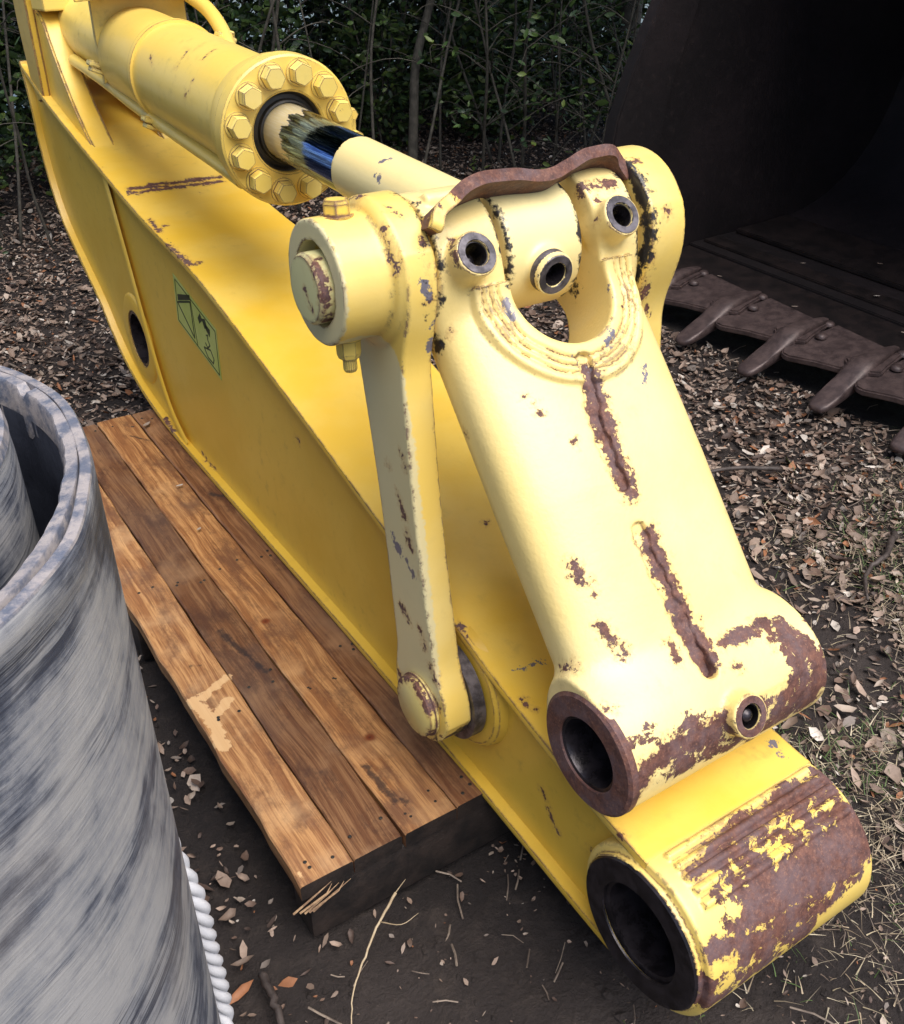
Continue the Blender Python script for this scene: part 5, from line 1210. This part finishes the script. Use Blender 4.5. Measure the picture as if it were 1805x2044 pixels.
# dense low bushes closing the thicket at the back
def bush_mesh(seed):
    r = np.random.default_rng(seed); n = 1500; d = r.normal(0,1,(n,3)); d /= np.linalg.norm(d, axis=1)[:, None]
    rad = r.uniform(.2,1,n)**.5; pos = d*np.array([.75,.55,.95])*(rad*(1+.25*np.sin(5*d[:,0]+seed)*np.cos(4*d[:,2])))[:, None]+[0,0,.75]
    tone = GP[r.choice(5, n)]*r.uniform(.5,1.1,(n,1))
    lf = leaf_batch('leaves', pos, r.uniform(.6,1.3,n)*.05, r.normal(0,.8,(n,3))+[0,-.3,.5], r.uniform(0,6.28,n), tone, r.uniform(0,.5,n), M_green, .55)
    bm = bmesh.new(); random.seed(seed)
    for k in range(7):
        a = k*.9; tube(bm, smooth_path([(0,0,0),(cos(a)*.15,sin(a)*.12,.5),(cos(a)*.4,sin(a)*.3,1.2)], 3), .012, 5)
    st = bm_mesh(bm, 'stem', True); st.materials.append(M_stem); return st, lf
BU = [bush_mesh(300+i) for i in range(3)]
k = 0
for yy, x0, x1, st_ in ((6.75,.2,6.0,.62),(8.3,1.1,7.6,.78),(9.2,.3,8.6,.85)):
    x = x0
    while x < x1:
        xx = x+random.uniform(-.15,.15)
        if not (yy < 9 and 2.9 < xx < 3.5):
            hd = math.degrees(math.atan2(xx, yy))
            where = ('behind the arm end' if hd < 20 else 'behind the cylinder head' if hd < 29 else 'behind the piston rod' if hd < 36 else 'behind the guard bar')
            copyset(('low leafy middle bush ' if yy < 7 else 'dense dark bush ' if yy < 9 else 'dense dark rearmost bush ')+where, 'bush', 'bush', (xx, yy+random.uniform(-.25,.25), 0), random.uniform(0,6), random.uniform(.45,.75) if yy < 7 else random.uniform(.8,1.15), BU[k%3], 'dense bushes '+str(['middle','fourth','last'][(yy > 7)+(yy > 9)])+' row '+where)
        x += st_; k += 1
def thick_sapling():
    t = thing('tree', 'pale grey curved young trunk rising out of the thicket behind the piston rod', 'tree', (3.55,5.95,0))
    bm = bmesh.new(); P = smooth_path([(3.55,5.95,-.05),(3.60,6.0,.35),(3.66,6.05,.7),(3.86,6.15,1.1),(4.1,6.3,1.7),(4.2,6.4,2.6)], 6)
    tube(bm, P, .03, 10, radii=[.036-.0005*i for i in range(len(P))]); link('trunk', bm_mesh(bm, 'trunk', True), M_stem, t)
    me = crown(60, (4.2,6.5,3.0), (.8,.8,.7), 900, .05); link('crown', me, None, t, kind='stuff')
def crown(seed, c, r3, n, sz):
    r = np.random.default_rng(seed); d = r.normal(0,1,(n,3)); d /= np.linalg.norm(d, axis=1)[:, None]
    rad = r.uniform(.45,1,n)**.5; lump = 1+.25*np.sin(5*d[:,0]+seed)*np.cos(4*d[:,1])+.15*np.sin(9*d[:,2]+d[:,0]*7)
    pos = np.array(c)+d*np.array(r3)*(rad*lump)[:, None]
    tone = GP[r.choice(5, n)]*r.uniform(.7,1.3,(n,1))
    return leaf_batch('crown', pos, r.uniform(.6,1.3,n)*sz, r.normal(0,.6,(n,3))+[0,0,.8], r.uniform(0,6.28,n), tone, r.uniform(0,.5,n), M_green, .55)
thick_sapling()
def added_shade_tree(i, x, y, hz, cr, label):  # wide crowns above the view, added to shade thicket and bucket
    t = thing('tree', label, 'tree', (x, y, 0))
    bm = bmesh.new(); tube(bm, smooth_path([(x,y,-.1),(x+.05,y,1.2),(x-.05,y+.1,2.4),(x,y,hz)], 5), .1, 12, radii=[.13-.004*k for k in range(16)])
    for k in range(6):
        a = k*1.05+i; tube(bm, smooth_path([(x,y,hz-.8+.1*k),(x+cos(a)*.8,y+sin(a)*.8,hz-.1),(x+cos(a)*1.8,y+sin(a)*1.8,hz+.4)], 4), .04, 8)
    link('trunk', bm_mesh(bm, 'trunk', True), M_stem, t)
    link('crown', crown(70+i, (x, y, hz+.3), cr, 9000, .13), None, t, kind='stuff')
added_shade_tree(0, -1.3, 7.0, 4.0, (2.8,3.2,1.3), 'added large tree, crown out of view, shading the far left end of the thicket')
added_shade_tree(1, 2.6, 7.9, 4.0, (3.7,3.9,1.3), 'added large tree, crown out of view, shading the back of the thicket behind the arm')
added_shade_tree(2, 6.7, 7.4, 4.3, (3.0,3.6,1.4), 'added large tree, crown out of view, shading the thicket behind the bucket')
added_shade_tree(3, 6.4, 2.6, 4.3, (2.6,2.8,1.3), 'added large tree, crown out of view, shading the dark bucket from behind')
def clods():
    bm = bmesh.new(); bmesh.ops.create_icosphere(bm, subdivisions=1, radius=1); b0 = np.array([v.co for v in bm.verts]); f0 = np.array([[v.index for v in f.verts] for f in bm.faces]); bm.free()
    n = 9000; x = rng.uniform(-.4, 3.6, n); y = rng.uniform(-.4, 3.4, n)
    k = near_view(x, y) & ~((x > .34) & (x < 1.02) & (y > 1.01) & (y < 3.02)) & (np.hypot(x-PC[0], y-PC[1]) > .43) & ~((x > 2.98) & (y < 3.5)); x, y = x[k], y[k]; n = len(x)
    sz = np.clip(rng.lognormal(math.log(.0042), .55, n), .0015, .016)
    V = b0[None]*(1+rng.normal(0,.22,(n,len(b0),1)))*sz[:,None,None]*np.array([1,1,.65])+np.stack([x,y,hgt(x,y)],1)[:,None]
    F = (f0[None]+np.arange(n)[:,None,None]*len(b0)).reshape(-1,3)
    link('soil_clods', mesh('soil_clods', V.reshape(-1,3), F), M_soil, kind='stuff', label='crumbs and clods of dark soil')
clods()
# individual sticks
stick('fallen_stick', 'dark crooked stick lying between the large pipe and the platform corner', [(.265,1.02,.012),(.262,.95,.018),(.245,.88,.014),(.225,.80,.012),(.215,.73,.01)], .0075, M_darkstick, cat='stick', taper=.7)
stick('dry_twig', 'pale dry twig curving out from the front end of the platform', [(.520,.985,.085),(.475,.965,.06),(.42,.93,.03),(.385,.90,.016),(.350,.845,.012)], .0028, M_straw, [[(.475,.965,.06),(.50,.93,.075),(.535,.93,.080)],[(.52,.985,.085),(.545,.99,.10)]])
stick('fallen_branch', 'dark curved branch on the leaves at the right edge', [(2.40,1.28,.02),(2.27,1.22,.03),(2.16,1.20,.02),(2.06,1.12,.015)], .011, M_darkstick, cat='branch')
stick('fallen_branch', 'thin dark branch across the leaves right of the bucket link', [(2.42,1.72,.02),(2.28,1.80,.03),(2.10,1.86,.025),(1.98,1.95,.012)], .009, M_darkstick, cat='branch')
stick('arching_twig', 'thin bare twig arching over behind the guard bar', [(3.1,4.3,.02),(3.18,4.25,.22),(3.35,4.15,.31),(3.55,4.05,.25),(3.65,4.0,.08)], .006, M_twig, taper=.8)
# labels of look-alike plants: told apart by their order from the left
from collections import defaultdict
same = defaultdict(list)
for o in bpy.data.objects:
    if o.get('category') in ('sapling', 'bush'): same[o['label']].append(o)
for lab, os_ in same.items():
    if len(os_) > 1:
        os_.sort(key=lambda o: math.atan2(o.location.x, o.location.y))
        for k, o in enumerate(os_): o['label'] = ('leftmost', 'second from left', 'third from left', 'fourth from left', 'fifth from left', 'sixth from left', 'seventh from left', 'eighth from left', 'ninth from left')[min(k, 8)]+', '+lab.replace(' of the thicket', '')
